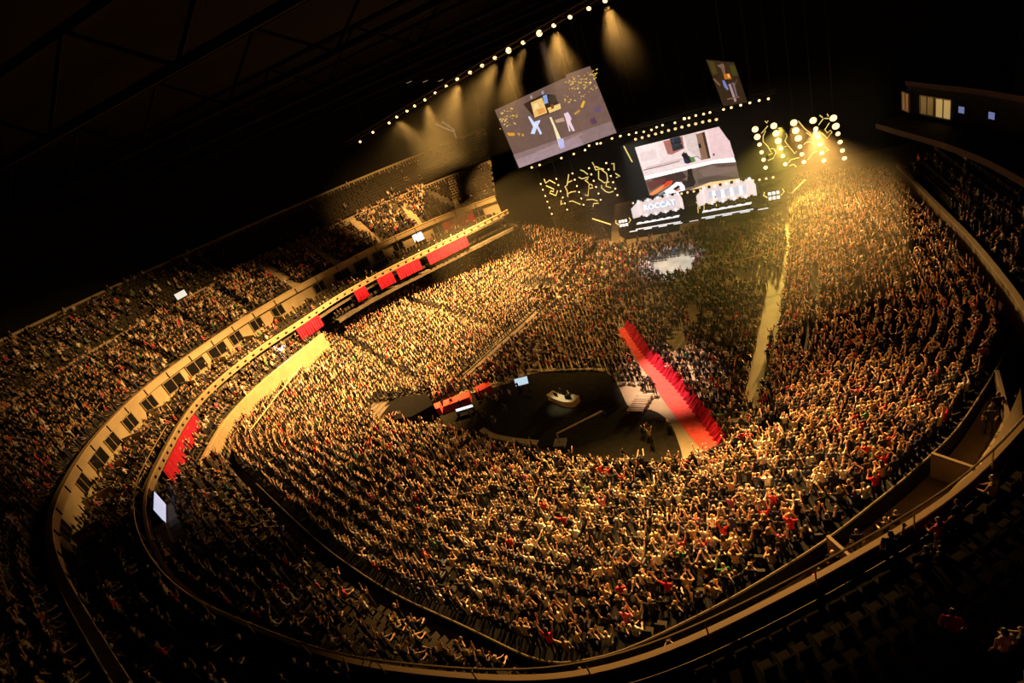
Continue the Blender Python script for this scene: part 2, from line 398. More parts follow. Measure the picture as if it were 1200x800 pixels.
# parapet wall of the lower suites on the side
structure('wall_parapet', MB().slab(PP, PP+nP*.25, PP+nP*.25-Z*3.0, PP-Z*3.0), M['beige2'])
structure('trim_5', MB().slab(PP+Z*.08-nP*.08, PP+Z*.08+nP*.33, PP+nP*.33, PP-nP*.08), M['rail'])

# ------------------------------------------------------------------ bare places: stairs, tunnel mouths, floors (seen positions of real gaps in the crowd)
def nseg(a, b, w): NOGO.append(('seg', a, b, w))
def npoly(p): NOGO.append(('poly', p))
for a, b, w in [((628,366),(548,438),4.5), ((402,396),(492,450),3), ((480,354),(585,388),2.5), ((852,531),(925,489),4), ((905,557),(1000,603),5),
                ((362,289),(398,311),4.5), ((312,313),(352,337),4.5), ((250,337),(292,360),4), ((197,366),(252,392),3.5), ((140,397),(206,424),3.5), ((128,436),(160,458),3), ((462,242),(494,258),4),
                ((505,225),(542,244),4), ((412,259),(452,283),4), ((2,500),(48,515),3), ((480,655),(508,620),4), ((590,570),(572,600),5), ((700,640),(745,612),3),
                ((940,440),(960,300),1.6), ((1040,420),(1000,330),2)]: nseg(a, b, w)
nseg((178,588), (196,624), 17)
npoly([(434,468),(500,458),(514,474),(484,489),(440,495)])
npoly([(612,338),(630,330),(652,333),(650,343),(628,348)])
npoly([(500,300),(545,290),(560,300),(520,312)])
# ------------------------------------------------------------------ lower bowl
LI = [(702,287),(672,325),(640,366),(600,402),(560,437),(520,468),(486,496)]
LO = [(612,268),(520,306),(450,352),(380,398),(312,466),(268,525),(284,548)]
NI = [(486,496),(520,508),(560,518),(605,532),(660,542),(720,548),(770,552),(812,550),(852,530),(885,508),(912,492)]
NO = [(284,548),(304,565),(344,603),(396,650),(470,700),(560,740),(650,785),(730,771),(850,712),(960,645),(1050,573)]
RI = [(912,492),(905,445),(912,400),(918,350),(925,300),(926,262),(922,235),(935,212)]
RO = [(1050,573),(1110,520),(1160,442),(1182,395),(1150,345),(1118,298),(1082,258),(1040,208)]
def edge(px, z, n): z = np.asarray(z, float); z = np.full(len(px), z) if z.ndim == 0 else z; return curve3(at(px, z), n)
def spoke(I, O, zi, zo, per=5):
    A, B = at(I, np.full(len(I), zi)), at(O, np.asarray(zo, float) if not np.isscalar(zo) else np.full(len(O), zo))
    u = np.linspace(0, len(I)-1, (len(I)-1)*per+1)
    f = lambda P: np.stack([np.interp(u, np.arange(len(I)), P[:, k]) for k in range(3)], 1)
    return smooth3(f(A), 3), smooth3(f(B), 3)
def dense(px, k, P): return np.full(len(px), .94)
def occ_left(px, k, P):
    o = np.full(len(px), .95); o[inpoly(px[:, :2], [(690,285),(640,250),(560,275),(620,300),(690,330)])] = .8
    return o
NEARMIX = [0, 1, 2, 4, 5, 7, 9, 9, 9, 9, 10, 10, 10, 10, 11, 11, 11, 8, 8, 9]
MIXED = [0, 0, 1, 1, 2, 3, 4, 4, 5, 6, 7, 3]
Ia, Oa = spoke(LI, LO, .6, [7.6, 7.6, 7.6, 7.6, 7.6, 8, 8.6])
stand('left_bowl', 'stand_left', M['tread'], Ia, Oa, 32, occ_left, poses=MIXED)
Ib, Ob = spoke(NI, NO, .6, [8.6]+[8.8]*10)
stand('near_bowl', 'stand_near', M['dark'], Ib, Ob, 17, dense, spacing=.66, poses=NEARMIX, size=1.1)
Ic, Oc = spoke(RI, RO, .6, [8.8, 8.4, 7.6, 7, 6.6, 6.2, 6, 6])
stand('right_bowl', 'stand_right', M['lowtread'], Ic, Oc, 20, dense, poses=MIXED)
# solid dark block painting in a tunnel mouth's shade, and the empty seating block beside the stage
tm = at([(438,470),(499,461),(508,474),(482,488),(442,495)], np.full(5, 3.0)); mbt = MB()
nt_ = len(tm); mbt.add([(q[0], q[1], 0.02) for q in tm]+[tuple(q) for q in tm], [tuple(range(nt_, 2*nt_))]+[(k, (k+1) % nt_, nt_+(k+1) % nt_, nt_+k) for k in range(nt_)]); structure('tunnel_shade_block', mbt, M['dark'])
ei = curve3(at([(664,297),(690,289),(716,282)], np.full(3, .3)), 14); dv = unit(nR[-1]+np.array([.2291, .9734, 0])*.9)
stand('stage_block', 'stand_stage_block', M['tread'], ei+dv*1.0, ei+dv*19+Z*6.5, 15, lambda px, k, P: np.full(len(px), .015), spacing=.6, poses=[3, 8])
# front barrier of the near stand, rear rail of the near stand
fb = np.vstack([Ib, Ic[1:6]]); nb = outward(fb)
structure('wall_barrier', MB().slab(fb-nb*.1+Z*.9, fb-nb*.3+Z*.9, fb-nb*.3-Z*.6, fb-nb*.1-Z*.6), M['dark'])
rl = np.vstack([Ob, Oc[1:14]])+Z*.15; rl = rl[6:]; nb = outward(rl)
structure('wall_rear', MB().slab(rl+nb*.32+Z*.75, rl+nb*.42+Z*.75, rl+nb*.42-Z*1.2, rl+nb*.32-Z*1.2), M['black'])
rail_thing('rear_rail', rail_line(rl, nb, .37, .82, .04, posts=False), 'pale curved rail closing the back of the near stand, behind its last row', m='cloth2')

# walkway with boxes between the near stand's rear rail and the balcony
jw = [int(np.argmin(np.linalg.norm(RR[:, :2]-p[:2], axis=1))) for p in rl]; wk = [i for i in range(len(rl)) if np.linalg.norm(RR[jw[i], :2]-rl[i, :2]) > .9 and i > 8]
stand('rear_walkway', 'stand_walkway', M['cloth2'], (rl+nb*.5)[wk]-Z*.9, smooth3(RR[jw], 6)[wk]+Z*[0, 0, 1]*0-Z*3.0, 2, .16, spacing=.8, poses=[3, 8, 4], seats=False)
for i in [x for x in wk[2::7] if proj(rl[x:x+1])[0, 0] > 930]:
    p, q = rl[i]+nb[i]*.6, RR[jw[i]]-Z*3; t = unit((q-p)*[1, 1, 0]); c = (p+q)/2; c[2] = p[2]+.2
    structure('wall_partition', MB().box(c, (np.linalg.norm((q-p)[:2]), .15, 2.4), np.array([t, np.cross(Z, t), Z])), M['cloth2'])
# lower suites, between the bowl's back edge and the balcony slab
SI = [(268,525),(304,565),(344,603),(396,650),(470,700),(560,740),(640,782)]
SO = [(173,600),(186,650),(212,688),(262,718),(340,754),(430,779),(560,794)]
Id, Od = spoke(SI, SO, 9.0, 12.6)
ndd = outward(Id); Id = Id+ndd*1.0
def occ_suite(px, k, P):
    o = np.full(len(px), .52); x = px[:, :2]
    o[inpoly(x, [(340,610),(410,660),(380,690),(320,640)])] = .25; o[inpoly(x, [(500,700),(640,780),(620,800),(500,770)])] = .12
    o[inpoly(x, [(395,715),(440,690),(470,730),(430,760)])] = .1
    o[inpoly(x, [(180,640),(300,700),(420,760),(380,790),(180,720)])] = .45
    return o
stand('lower_suites', 'stand_suites', M['tread'], Id, Od, 8, occ_suite, spacing=.62, poses=[3, 8, 8, 4, 2, 0])
# lower suites along the side, behind the parapet
i0 = [int(np.argmin(np.linalg.norm(RR[:, :2]-p[:2], axis=1))) for p in PP]
PI_, PO = PP+nP*.6-Z*.8, RR[i0]-Z*2.0-nR[i0]*(-.4)
stand('side_suites', 'stand_side_suites', M['tread'], PI_, PO, 4, lambda px, k, P: np.where(inpoly(px[:, :2], [(290,395),(335,410),(300,440),(150,620),(140,560)]), .88, .45), spacing=.62, poses=[3, 8, 8, 4, 8])
# lower suites further along towards the stage
a, b = at([(378,391),(450,350),(520,306),(612,266)], np.full(4, 8.0)), None
A3 = smooth3(curve3(a, 30), 3); nA = outward(A3); j0 = [int(np.argmin(np.linalg.norm(RR[:, :2]-p[:2], axis=1))) for p in A3]
stand('stage_side_suites', 'stand_stage_side_suites', M['tread'], A3+nA*.5+Z*.2, RR[j0]-Z*3.0+nR[j0]*.3, 5, lambda px, k, P: np.where(px[:, 0] < 430, .5, .12), spacing=.62, poses=[3, 8, 8])
rail_thing('side_rail', rail_line(A3, nA, .2, 1.1, .07), 'beige rail along the front of the side suites, under the red drapes')
# upper suites: from slab edge back to the suite wall
k0 = [int(np.argmin(np.linalg.norm(RR[:, :2]-p[:2], axis=1))) for p in F1]
US = [i for i in range(6, 119) ]
UI, UO = RR[k0][US]+nR[k0][US]*.7-Z*1.15, F1[US]-nF[US]*.25-Z*3.45
ok = np.ones(len(US), bool)
def occ_up(px, k, P):
    x = px[:, :2]; o = np.full(len(px), .18)
    o[inpoly(x, [(90,520),(190,440),(280,400),(330,370),(300,430),(190,520),(170,640),(90,640)])] = .75
    return o
stand('upper_suites', 'stand_upper_suites', M['tread'], smooth3(UI, 10), UO, 4, occ_up, spacing=.62, poses=[3, 8, 8, 8, 4])
# near right upper suites, outside the balcony rail
nr = RR[0:78]; nn = nR[0:78]
stand('rail_side_suites', 'stand_rail_side', M['dark'], nr+nn*.26-Z*.9, nr+nn*6.2+Z*1.4, 6, lambda px, k, P: np.where(px[:, 0] > 1080, .30, np.where(px[:, 0] < 420, .35, .05)), spacing=.7, poses=[3, 8, 8, 5, 2])
# ------------------------------------------------------------------ upper tier
sel = np.linspace(0, 119, 60).astype(int); U0 = F1[sel]+nF[sel]*.9-Z*.5
Mpx = at([(548,206),(490,225),(412,258),(355,285),(312,307),(250,337),(195,367),(140,397)], np.full(8, 21.0))
depth = np.linspace(9.5, 9.5, 60); U1 = smooth3(U0+nF[sel]*9.2+Z*4.5, 3); U2 = smooth3(U0+nF[sel]*10.6+Z*4.7, 3); U3 = smooth3(U0+nF[sel]*19.+Z*9.6, 3)
def occ_tier(px, k, P):
    x = px[:, 0]; o = np.where(x < 440, .9, np.where(x < 500, .55, .06)); return o
def occ_top(px, k, P): return np.where(px[:, 0] < 140, .55, np.where(px[:, 0] < 260, .25, .02))
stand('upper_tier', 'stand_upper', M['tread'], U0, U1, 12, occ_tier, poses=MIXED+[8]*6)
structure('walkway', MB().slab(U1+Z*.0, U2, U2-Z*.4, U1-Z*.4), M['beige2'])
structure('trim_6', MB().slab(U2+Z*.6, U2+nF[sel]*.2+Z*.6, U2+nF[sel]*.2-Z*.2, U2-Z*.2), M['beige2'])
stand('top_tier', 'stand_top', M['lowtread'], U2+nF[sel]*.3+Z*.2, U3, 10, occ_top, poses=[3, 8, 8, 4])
structure('trim_7', MB().slab(U3+Z*1.0, U3+nF[sel]*.25+Z*1.0, U3+nF[sel]*.25-Z*.4, U3-Z*.4), M['beige2'])
# stairs down through the upper tier
for a, b in [((362,289),(398,311)), ((312,313),(352,337)), ((250,337),(292,360)), ((462,242),(494,258)), ((505,225),(542,244)), ((412,259),(452,283))]:
    i = int(np.argmin(np.linalg.norm(proj(F1)[:, :2]-np.array(b), axis=1))); j = int(np.argmin(np.abs(sel-i)))
    p, q = U0[j], U1[j]; w = np.cross(nF[sel][j], Z); mb = MB()
    for k in range(24):
        c = p+(q-p)*(k+.5)/24; mb.box(c+Z*.32, (1.5, np.linalg.norm((q-p)[:2])/24, .30), np.array([w, nF[sel][j], Z]))
    structure('stair_flight', mb, M['beige'])
for a, b in [((628,366),(548,438))]:
    A, B = at(np.array([a, b], float), 1.0), None
    # stairs in the side stand: steps that lie on the rake
    lines = [np.array(a)+(np.array(b)-np.array(a))*t for t in np.linspace(0, 1, 2)]
# ------------------------------------------------------------------ shell: floor, roof, outer walls
def poly_floor(name, pts, z, m, kind='structure'):
    P = np.asarray(pts, float); mb = MB(); mb.v = [(p[0], p[1], z) for p in P]; mb.f = [tuple(range(len(P)))]
    o = mb.build(name, m); o['kind'] = kind; return o
poly_floor('floor', [(-70, 5), (45, 5), (45, 135), (-70, 135)], 0, M['floor'])
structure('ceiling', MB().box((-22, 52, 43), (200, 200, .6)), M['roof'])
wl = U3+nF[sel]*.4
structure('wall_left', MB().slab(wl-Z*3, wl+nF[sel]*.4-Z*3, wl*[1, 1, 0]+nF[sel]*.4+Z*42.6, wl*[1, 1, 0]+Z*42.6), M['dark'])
a_ = np.array([.9734, -.2291, 0]); n_ = np.array([-.2291, -.9734, 0])
Lf, Rt = at([(733,281),(910,252)], np.zeros(2)); L0 = (Lf+Rt)/2
PL = lambda d: L0-n_*d
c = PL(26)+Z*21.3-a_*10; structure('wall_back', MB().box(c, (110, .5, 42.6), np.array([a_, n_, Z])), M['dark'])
for i in range(9):                   # roof girders
    y = 8+i*13.; mb = MB(); mb.tube([(-75, y, 40.8), (35, y, 40.8)], .22, 6); mb.tube([(-75, y, 37.6), (35, y, 37.6)], .22, 6)
    for k in range(23):
        x = -75+k*5; mb.tube([(x, y, 37.6 if k % 2 else 40.8), (x+5, y, 40.8 if k % 2 else 37.6)], .11, 5)
    mb.tube([(-75, y, 40.8), (-75, y, 42.7)], .15); mb.tube([(35, y, 40.8), (35, y, 42.7)], .15)
    tag(mb.build('roof_girder', M['dark']), 'long dark steel lattice girder under the roof, the %s one from the near end' % ordinal(i+1), 'girder', 'roof girders')

# right side: raked suites behind the bowl, balcony and the suite wall above
Os = Oc[15:36]; nO = outward(Os); nO = np.where((nO[:, :1] < 0), -nO, nO)
pr = smooth3(Os, 4)
structure('wall_right', MB().slab(pr+nO*.9+Z*1.5, pr+nO*1.15+Z*1.5, pr+nO*1.15-Z*1.5, pr+nO*.9-Z*1.5), M['cloth2'])
structure('trim_8', MB().slab(pr+nO*.85+Z*1.58, pr+nO*1.2+Z*1.58, pr+nO*1.2+Z*1.5, pr+nO*.85+Z*1.5), M['beige2'])
stand('right_suites', 'stand_right_suites', M['lowtread'], pr+nO*1.6+Z*.5, pr+nO*7+Z*3.4, 7, lambda px, k, P: np.where(inpoly(px[:, :2], [(1110,215),(1190,240),(1190,330),(1150,330)]), .6, .15), spacing=.66, poses=[3, 8, 4])
b0, b1, b2 = at([(1052,152),(1120,172),(1195,207)], np.full(3, 13.8)); BR = curve3([b0+(b0-b1)*.5, b0, b1, b2, b2+np.array([-2., -18, 0])], 30); nB = np.tile([1., 0.1, 0], (30, 1))
structure('balcony_right', MB().slab(BR, BR+nB*3, BR+nB*3-Z*.6, BR-Z*.6), M['rust'])
W = BR+nB*3.2; structure('wall_right_suites', MB().slab(W+Z*3.2, W+nB*.3+Z*3.2, W+nB*.3-Z*.6, W-Z*.6), M['dark'])
structure('trim_9', MB().slab(W-nB*.15+Z*3.7, W+nB*.4+Z*3.7, W+nB*.4+Z*3.2, W-nB*.15+Z*3.2), M['rust'])
P0r = W[12]-nB[12]*.1; nr_ = unit(np.cross(W[20]-W[8], Z)); nr_ = nr_ if nr_[0] < 0 else -nr_
def quad_on(px, P0, n): return onplane(np.array(px, float), P0, n)
for pxw, wid, col_, st_ in (((1062,133), 2.2, (.55,.22,.08), .18), ((1085,136), 2.8, (.6,.4,.1), .14), ((1105,140), 2.8, (.9,.62,.2), .4)):
    wn += 1; i = int(np.argmin(np.linalg.norm(proj(W+Z*1.4)[:, :2]-np.array(pxw, float), axis=1))); t = unit(W[min(i+1, 29)]-W[i-1]); nn = np.array([-t[1], t[0], 0]); nn = nn if nn[0] < 0 else -nn
    c = W[i]+nn*.08+Z*1.4; ax = np.array([t, nn, Z]); w = tag(MB().box((0, 0, 0), (wid, .08, 1.9), ax).build('window_%d' % wn, mat('suite_light', (.5, .4, .2), emit=col_, estr=st_)), kind='structure'); w.location = tuple(c)
    f = MB()
    for s_ in (-1, 0, 1): f.box(t*s_*wid/2+nn*.05, (.12, .12, 2.0), ax)
    for s_ in (-1, 1): f.box(Z*s_*.98+nn*.05, (wid, .12, .12), ax)
    f.build('frame', M['beige2'], w)
for px in ((1122,138),(1166,150)):
    i = int(np.argmin(np.linalg.norm(proj(W+Z*1.6)[:, :2]-np.array(px, float), axis=1))); t = unit(W[min(i+1, 29)]-W[i-1]); nn = np.array([-t[1], t[0], 0]); nn = nn if nn[0] < 0 else -nn; ax = np.array([t, nn, Z])
    o = empty('wall_screen', W[i]+nn*.1+Z*1.6, 'small bluish screen glowing in the dark suites, %s the stage' % ('the one nearer' if px[0] < 1140 else 'the one farther from'), 'screen')
    MB().box((0, 0, 0), (1.0, .10, .7), ax).build('casing', M['black'], o); MB().box(nn*.06, (.9, .03, .6), ax).build('display', mat('blue_glow', (.1, .1, .2), emit=(.4, .5, 1), estr=.3), o)

# ------------------------------------------------------------------ floor: pit, carpet, floor seats
PIT = [(505,478),(535,466),(575,455),(602,447),(622,438),(660,434),(700,434),(716,440),(726,455),(738,478),(756,478),(778,488),(792,510),(798,544),(760,545),(720,540),(650,529),(600,520),(560,510),(520,497)]  # lower right bulge reaches past the pit, painting shade onto the floor
pit = curve3(np.vstack([at(PIT, np.zeros(len(PIT))), at(PIT[:1], np.zeros(1))]), 80)[:-1]
poly_floor('floor_pit_and_shade', pit, .03, M['pit'])
CAR = [(723,388),(737,380),(760,414),(796,450),(824,485),(854,522),(831,537),(806,508),(781,474),(757,438),(738,410)]
npoly(PIT[:10]+[(745,490),(735,528)]+PIT[-5:]); npoly(CAR)
BARE = [[(897,319),(911,320),(916,350),(908,372),(900,412),(893,450),(887,476),(875,474),(879,440),(885,412),(892,370),(900,345)],
        [(861,322),(898,320),(899,329),(864,331)], [(782,402),(799,382),(803,395),(796,414),(787,418)], [(806,366),(813,356),(819,358),(816,380),(808,378)],
        [(735,455),(750,455),(755,470),(740,478)], [(781,474),(806,508),(830,537),(822,548),(805,545),(800,515),(785,490)]]
for b in BARE: npoly(b)
npoly([(485,492),(498,498),(605,468),(598,448)])
npoly([(762,311),(800,300),(815,304),(808,316),(776,322)])
FLOORPX = [(704,292),(674,328),(642,369),(602,405),(562,440),(522,471),(488,499),(520,510),(560,520),(605,534),(660,544),(720,550),(770,553),(808,550),(850,532),(882,510),(908,492),(901,445),(908,400),(913,350),(920,300),(921,264),(905,259),(735,287)]
fp = at(FLOORPX, np.zeros(len(FLOORPX)))
st = (fp-L0)@np.stack([a_, -n_], 1)
rowi = 0
for v in np.arange(st[:, 1].min(), st[:, 1].max(), .92):
    u = np.arange(st[:, 0].min(), st[:, 0].max(), .56); u = u+rng.normal(0, .05, len(u))
    P = L0+a_*u[:, None]-n_*v; P[:, 2] = 0
    px = proj(P); foot = px[:, :2]
    m = inpoly(foot, FLOORPX) & ~nogo_mask(foot) & ~nogo_mask(proj(P+Z*.9)[:, :2]) & inframe(px)
    o = np.full(len(P), .93); o[inpoly(foot, [(725,450),(800,470),(815,560),(700,560),(745,520)])] = .22
    o[inpoly(foot, [(735,287),(905,259),(905,268),(738,296)])] = .3; o[inpoly(foot, [(740,470),(790,490),(800,548),(740,545)])] = .10
    m &= rng.random(len(P)) < o
    for i in np.nonzero(m)[0]: PEOPLE.add(P[i], yaw_to(-n_)+rng.normal(0, .25), 'floor', rowi, i, rng.choice([3, 3, 8, 8, 8, 4, 5, 2, 0]))
    rowi += 1
# red carpet with a pleated red cloth barrier along its far side
car = at(CAR, np.zeros(len(CAR))); o = poly_floor('red_carpet', car, .05, M['redcarpet'], 'thing'); o['kind'] = 'thing'
tag(o, 'long bright red carpet laid across the arena floor from the near barrier towards the stage', 'carpet')
cl = curve3(at([(738,381),(760,412),(796,448),(824,483),(852,519)], np.full(5, 0.0)), 240); ncl = outward(cl)
w_ = np.sin(np.arange(240)*1.15)*.13+np.sin(np.arange(240)*.31)*.06
A = cl+ncl*w_[:, None]; hgt = (.95+.10*np.sin(np.arange(240)*.7)+.12*rng.random(240))[:, None]
B = cl-ncl*(.8+.10*np.sin(np.arange(240)*.93))[:, None]+Z*.08
tag(MB().slab(A+Z*hgt, A+ncl*.12+Z*hgt, B*0+A+ncl*.12+Z*.05, B).build('pleated_drape', M['red']), 'pleated red cloth barrier running along the edge of the red carpet', 'drape')
# red draped tables beside the dark pit
for k, (p, q) in enumerate([((490,492),(519,481)), ((523,480),(553,469)), ((561,464),(577,456))]):
    p, q = at([p, q], np.zeros(2)); t = unit(q-p); nn = np.array([-t[1], t[0], 0]); L = np.linalg.norm(q-p); c = (p+q)/2; ax = np.array([t, nn, Z])
    t_ = empty('draped_table', c, 'red cloth covered table beside the dark pit, the %s' % ['one nearest the glass panel', 'middle of three', 'shortest of three'][k], 'table', 'red tables by the pit')
    mb = MB(); n = 40; s = np.linspace(-L/2, L/2, n); wv = .05*np.sin(np.arange(n)*1.7)
    top = [t*x+nn*(-.75)+Z*1.0 for x in s]; top2 = [t*x+nn*(.75)+Z*1.0 for x in s]; lo = [t*x+nn*(-.85+w)+Z*.02 for x, w in zip(s, wv)]; lo2 = [t*x+nn*(.85+w)+Z*.02 for x, w in zip(s, wv)]
    mb.slab(np.array(top), np.array(top2), np.array(lo2), np.array(lo)).build('cloth', M['redcarpet'], t_)
    for sx in (-1, 1):
        for sy in (-1, 1): MB().tube([t*sx*(L/2-.3)+nn*sy*.5+Z*.01, t*sx*(L/2-.3)+nn*sy*.5+Z*.98], .03).build('leg', M['grey'], t_)
# curved pale counter at the edge of the pit
cw = curve3(at([(563,504),(577,512),(602,517),(629,520)], np.full(4, .9)), 24); nc = outward(cw)
o = empty('curved_counter', cw[12]*[1, 1, 0], 'low curved pale counter at the rim of the dark pit', 'counter')
g = -cw[12]*[1, 1, 0]
MB().slab(cw+g, cw+nc*.12+g, cw+nc*.12+g-Z*.88, cw+g-Z*.88).build('front_panel', M['beige2'], o)
MB().slab(cw+g-nc*.5+Z*.06, cw+g+nc*.16+Z*.06, cw+g+nc*.16, cw+g-nc*.5).build('top', M['beige'], o)
# caster desk in the pit
dk = curve3(at([(640,463),(650,468),(660,471),(671,471),(679,464)], np.full(5, .8)), 24); nd = outward(dk); g = -dk[12]*[1, 1, 0]
o = empty('caster_desk', dk[12]*[1, 1, 0], 'small brightly lit curved desk standing in the middle of the dark pit', 'desk')
MB().slab(dk+g+Z*.05, dk+g-nd*1.0+Z*.05, dk+g-nd*1.0, dk+g).build('top', M['wood'], o)
MB().slab(dk+g-nd*.1, dk+g-nd*.2, dk+g-nd*.2-Z*.78, dk+g-nd*.1-Z*.78).build('front_panel', M['beige'], o)
for k in (6, 15):
    c = dk[k]+g-nd[k]*.45+Z*.33; ax = np.array([np.cross(nd[k], Z), nd[k], Z])
    mo = MB().box(c, (.75, .05, .45), ax).build('monitor', M['black'], o); MB().box(c-nd[k]*.03, (.68, .02, .38), ax).build('display', M['white'], mo)
    MB().tube([c-Z*.28, c-Z*.2], .05).build('monitor_stand', M['black'], o)
for k, nm in ((4, 0), (11, 1), (18, 2)):
    PEOPLE.add(dk[k]*[1, 1, 0]-nd[k]*1.5, yaw_to(nd[k]), 'pit', 0, k, 8)
for _ in range(26):
    q = np.array([random.uniform(528, 612), random.uniform(455, 500)])
    if inpoly(q[None], [(530,478),(600,452),(622,462),(600,500),(545,496)])[0] and segdist(q[None], (538,489), (558,483))[0] > 5: PEOPLE.add(at(q[None], np.zeros(1))[0], rng.uniform(-3, 3), 'pit', 1, 0, int(rng.choice([3, 3, 8])))
# standing screen, control desk, glass panel, camera boom, benches
def stand_screen(name, label, px, z, m, cat='screen'):
    P = onplane(np.array(px, float), at(np.array([[(px[2][0]+px[3][0])/2, (px[2][1]+px[3][1])/2]]), np.array([z]))[0], n_)
    c = P.mean(0)*[1, 1, 0]; o = empty(name, c, label, cat); Q = P-c
    MB().slab(Q[[0, 1]], Q[[0, 1]]-n_*.12, Q[[3, 2]]-n_*.12, Q[[3, 2]]).build('casing', M['black'], o)
    e = Q.mean(0); R_ = e+(Q-e)*.93+n_*.03; d = MB().slab(R_[[0, 1]], R_[[0, 1]]-n_*.02, R_[[3, 2]]-n_*.02, R_[[3, 2]]).build('display', m, o)
    b = (Q[2]+Q[3])/2
    for s in (-.3, .3):
        f = b+(Q[2]-Q[3])*s-n_*.06; MB().tube([f, [f[0], f[1], .02]], .06).build('leg', M['black'], o)
    return o
picblue = mat('picture_blue', (.2, .3, .4), emit=(.55, .75, .85), estr=.9)
stand_screen('standing_screen', 'small standing screen with a pale blue and yellow picture at the edge of the pit', [(602,444),(618,440),(620,449),(604,453)], 1.2, picblue)
p, q = at([(538,489),(558,483)], np.zeros(2)); t = unit(q-p); nn = np.array([-t[1], t[0], 0]); ax = np.array([t, nn, Z]); c = (p+q)/2; L = np.linalg.norm(q-p)
o = empty('control_desk', c, 'dark control desk with glowing white monitors beside the red tables', 'desk')
MB().box(Z*.76, (L, .9, .06), ax).build('top', M['black'], o)
for s in (-1, 1): MB().box(t*s*(L/2-.1)+Z*.37, (.08, .8, .72), ax).build('leg', M['black'], o)
for k in range(4):
    mo = MB().box(t*(k-1.5)*L/4.3+Z*1.08, (.7, .06, .44), ax).build('monitor', M['black'], o); MB().box(t*(k-1.5)*L/4.3+Z*1.08-nn*.04, (.62, .02, .36), ax).build('display', M['white'], mo)
    MB().tube([t*(k-1.5)*L/4.3+Z*.78, t*(k-1.5)*L/4.3+Z*.9], .05).build('monitor_stand', M['black'], o)
p, q = at([(438,491),(447,467)], np.array([.1, 2.0]))
q2 = q.copy(); p2, q3 = at([(438,491),(446,474)], np.zeros(2)); t = unit(q3-p2); L = np.linalg.norm(q3-p2); c = (p2+q3)/2
o = empty('glass_panel', c, 'upright pale panel standing alone at the tunnel mouth in the side stand', 'panel')
ax = np.array([t, np.cross(Z, t), Z]); MB().box(Z*1.0, (L, .08, 1.1), ax).build('pane', M['pink'], o); MB().box(Z*.25, (L, .12, .46), ax).build('base', M['grey'], o)  # pane glows though no lamp, its brightness painted in
p, q = at([(652,508),(708,489)], np.full(2, 1.4)); o = empty('camera_crane', p*[1, 1, 0], 'long dark camera crane arm reaching across the pit', 'crane'); g = p*[1, 1, 0]
MB().tube([p-g, q-g+Z*.8], .10, 6).build('boom', M['grey'], o); MB().tube([p-g+Z*-.1, [0, 0, .3]], .09).build('column', M['grey'], o)
MB().box(Z*.16, (1.2, 1.2, .26)).build('base', M['grey'], o); MB().box(q-g+Z*.5, (.4, .6, .4)).build('camera_head', M['black'], o)
c0 = at([(748,484)], np.zeros(1))[0]
for k in range(5):
    c = c0+a_*(-.2+k*.05)-n_*(k*.62); o = empty('bench', c, 'pale slatted bench beside the pit, %s of five from the near barrier' % ordinal(k+1), 'bench', 'benches by the pit'); ax = np.array([a_, n_, Z])
    for s in (-.14, .14): MB().box(Z*.45+n_*s, (1.7, .2, .05), ax).build('seat', M['beige'], o)
    for s in (-.75, .75): MB().box(a_*s+Z*.22, (.06, .4, .42), ax).build('leg', M['grey'], o)
for k, (p, q) in enumerate([((297,513),(322,480)), ((323,478),(358,434))]):
    p, q = at([p, q], np.array([8.6, 8.6])); g = (p+q)/2; mb = MB(); mb.tube([p-g+Z*.9, q-g+Z*.9], .06)
    for t_ in np.linspace(0, 1, 7): mb.tube([p+(q-p)*t_-g-Z*.9, p+(q-p)*t_-g+Z*.9], .03, 5)
    o = tag(mb.build('stair_rail', M['rail']), 'straight beige rail in the side stand below the tall parapet, %s' % ('nearer its low end' if k == 0 else 'nearer its high end'), 'railing'); o.location = tuple(g)
# dark camera platform in the side stand
i = int(np.argmin(np.linalg.norm(proj(Ia)[:, :2]-np.array([650, 345]), axis=1))); c = at([(632,342)], np.array([1.9]))[0]
o = empty('camera_platform', c-Z*.9, 'dark camera platform among the crowd of the side stand', 'platform')
ax = np.array([a_, n_, Z]); MB().box(Z*.5, (5.2, 2.4, .9), ax).build('base', M['dark'], o); MB().box(Z*1.5+n_*1.1, (5.2, .08, 1.0), ax).build('front_panel', M['dark'], o)
MB().box(Z*1.9+a_*.6, (.5, .9, .5), ax).build('camera', M['black'], o); MB().tube([a_*.6+Z*.95, a_*.6+Z*1.7], .1).build('tripod', M['black'], o)
p, q = at([(848,309),(966,277)], np.full(2, 3.0)); tag(MB().tube([p, (p+q)/2-Z*.15, q], .045, 5).build('cable', M['rail']), 'thin straight cable strung over the floor crowd before the stage', 'cable')
for k, x in enumerate((p, q)): tag(MB().tube([x*[1, 1, 0], x+Z*.1], .07, 6).build('cable_post', M['grey']), 'slim post carrying the %s end of the thin cable' % ('stage' if k == 0 else 'side stand'), 'post')

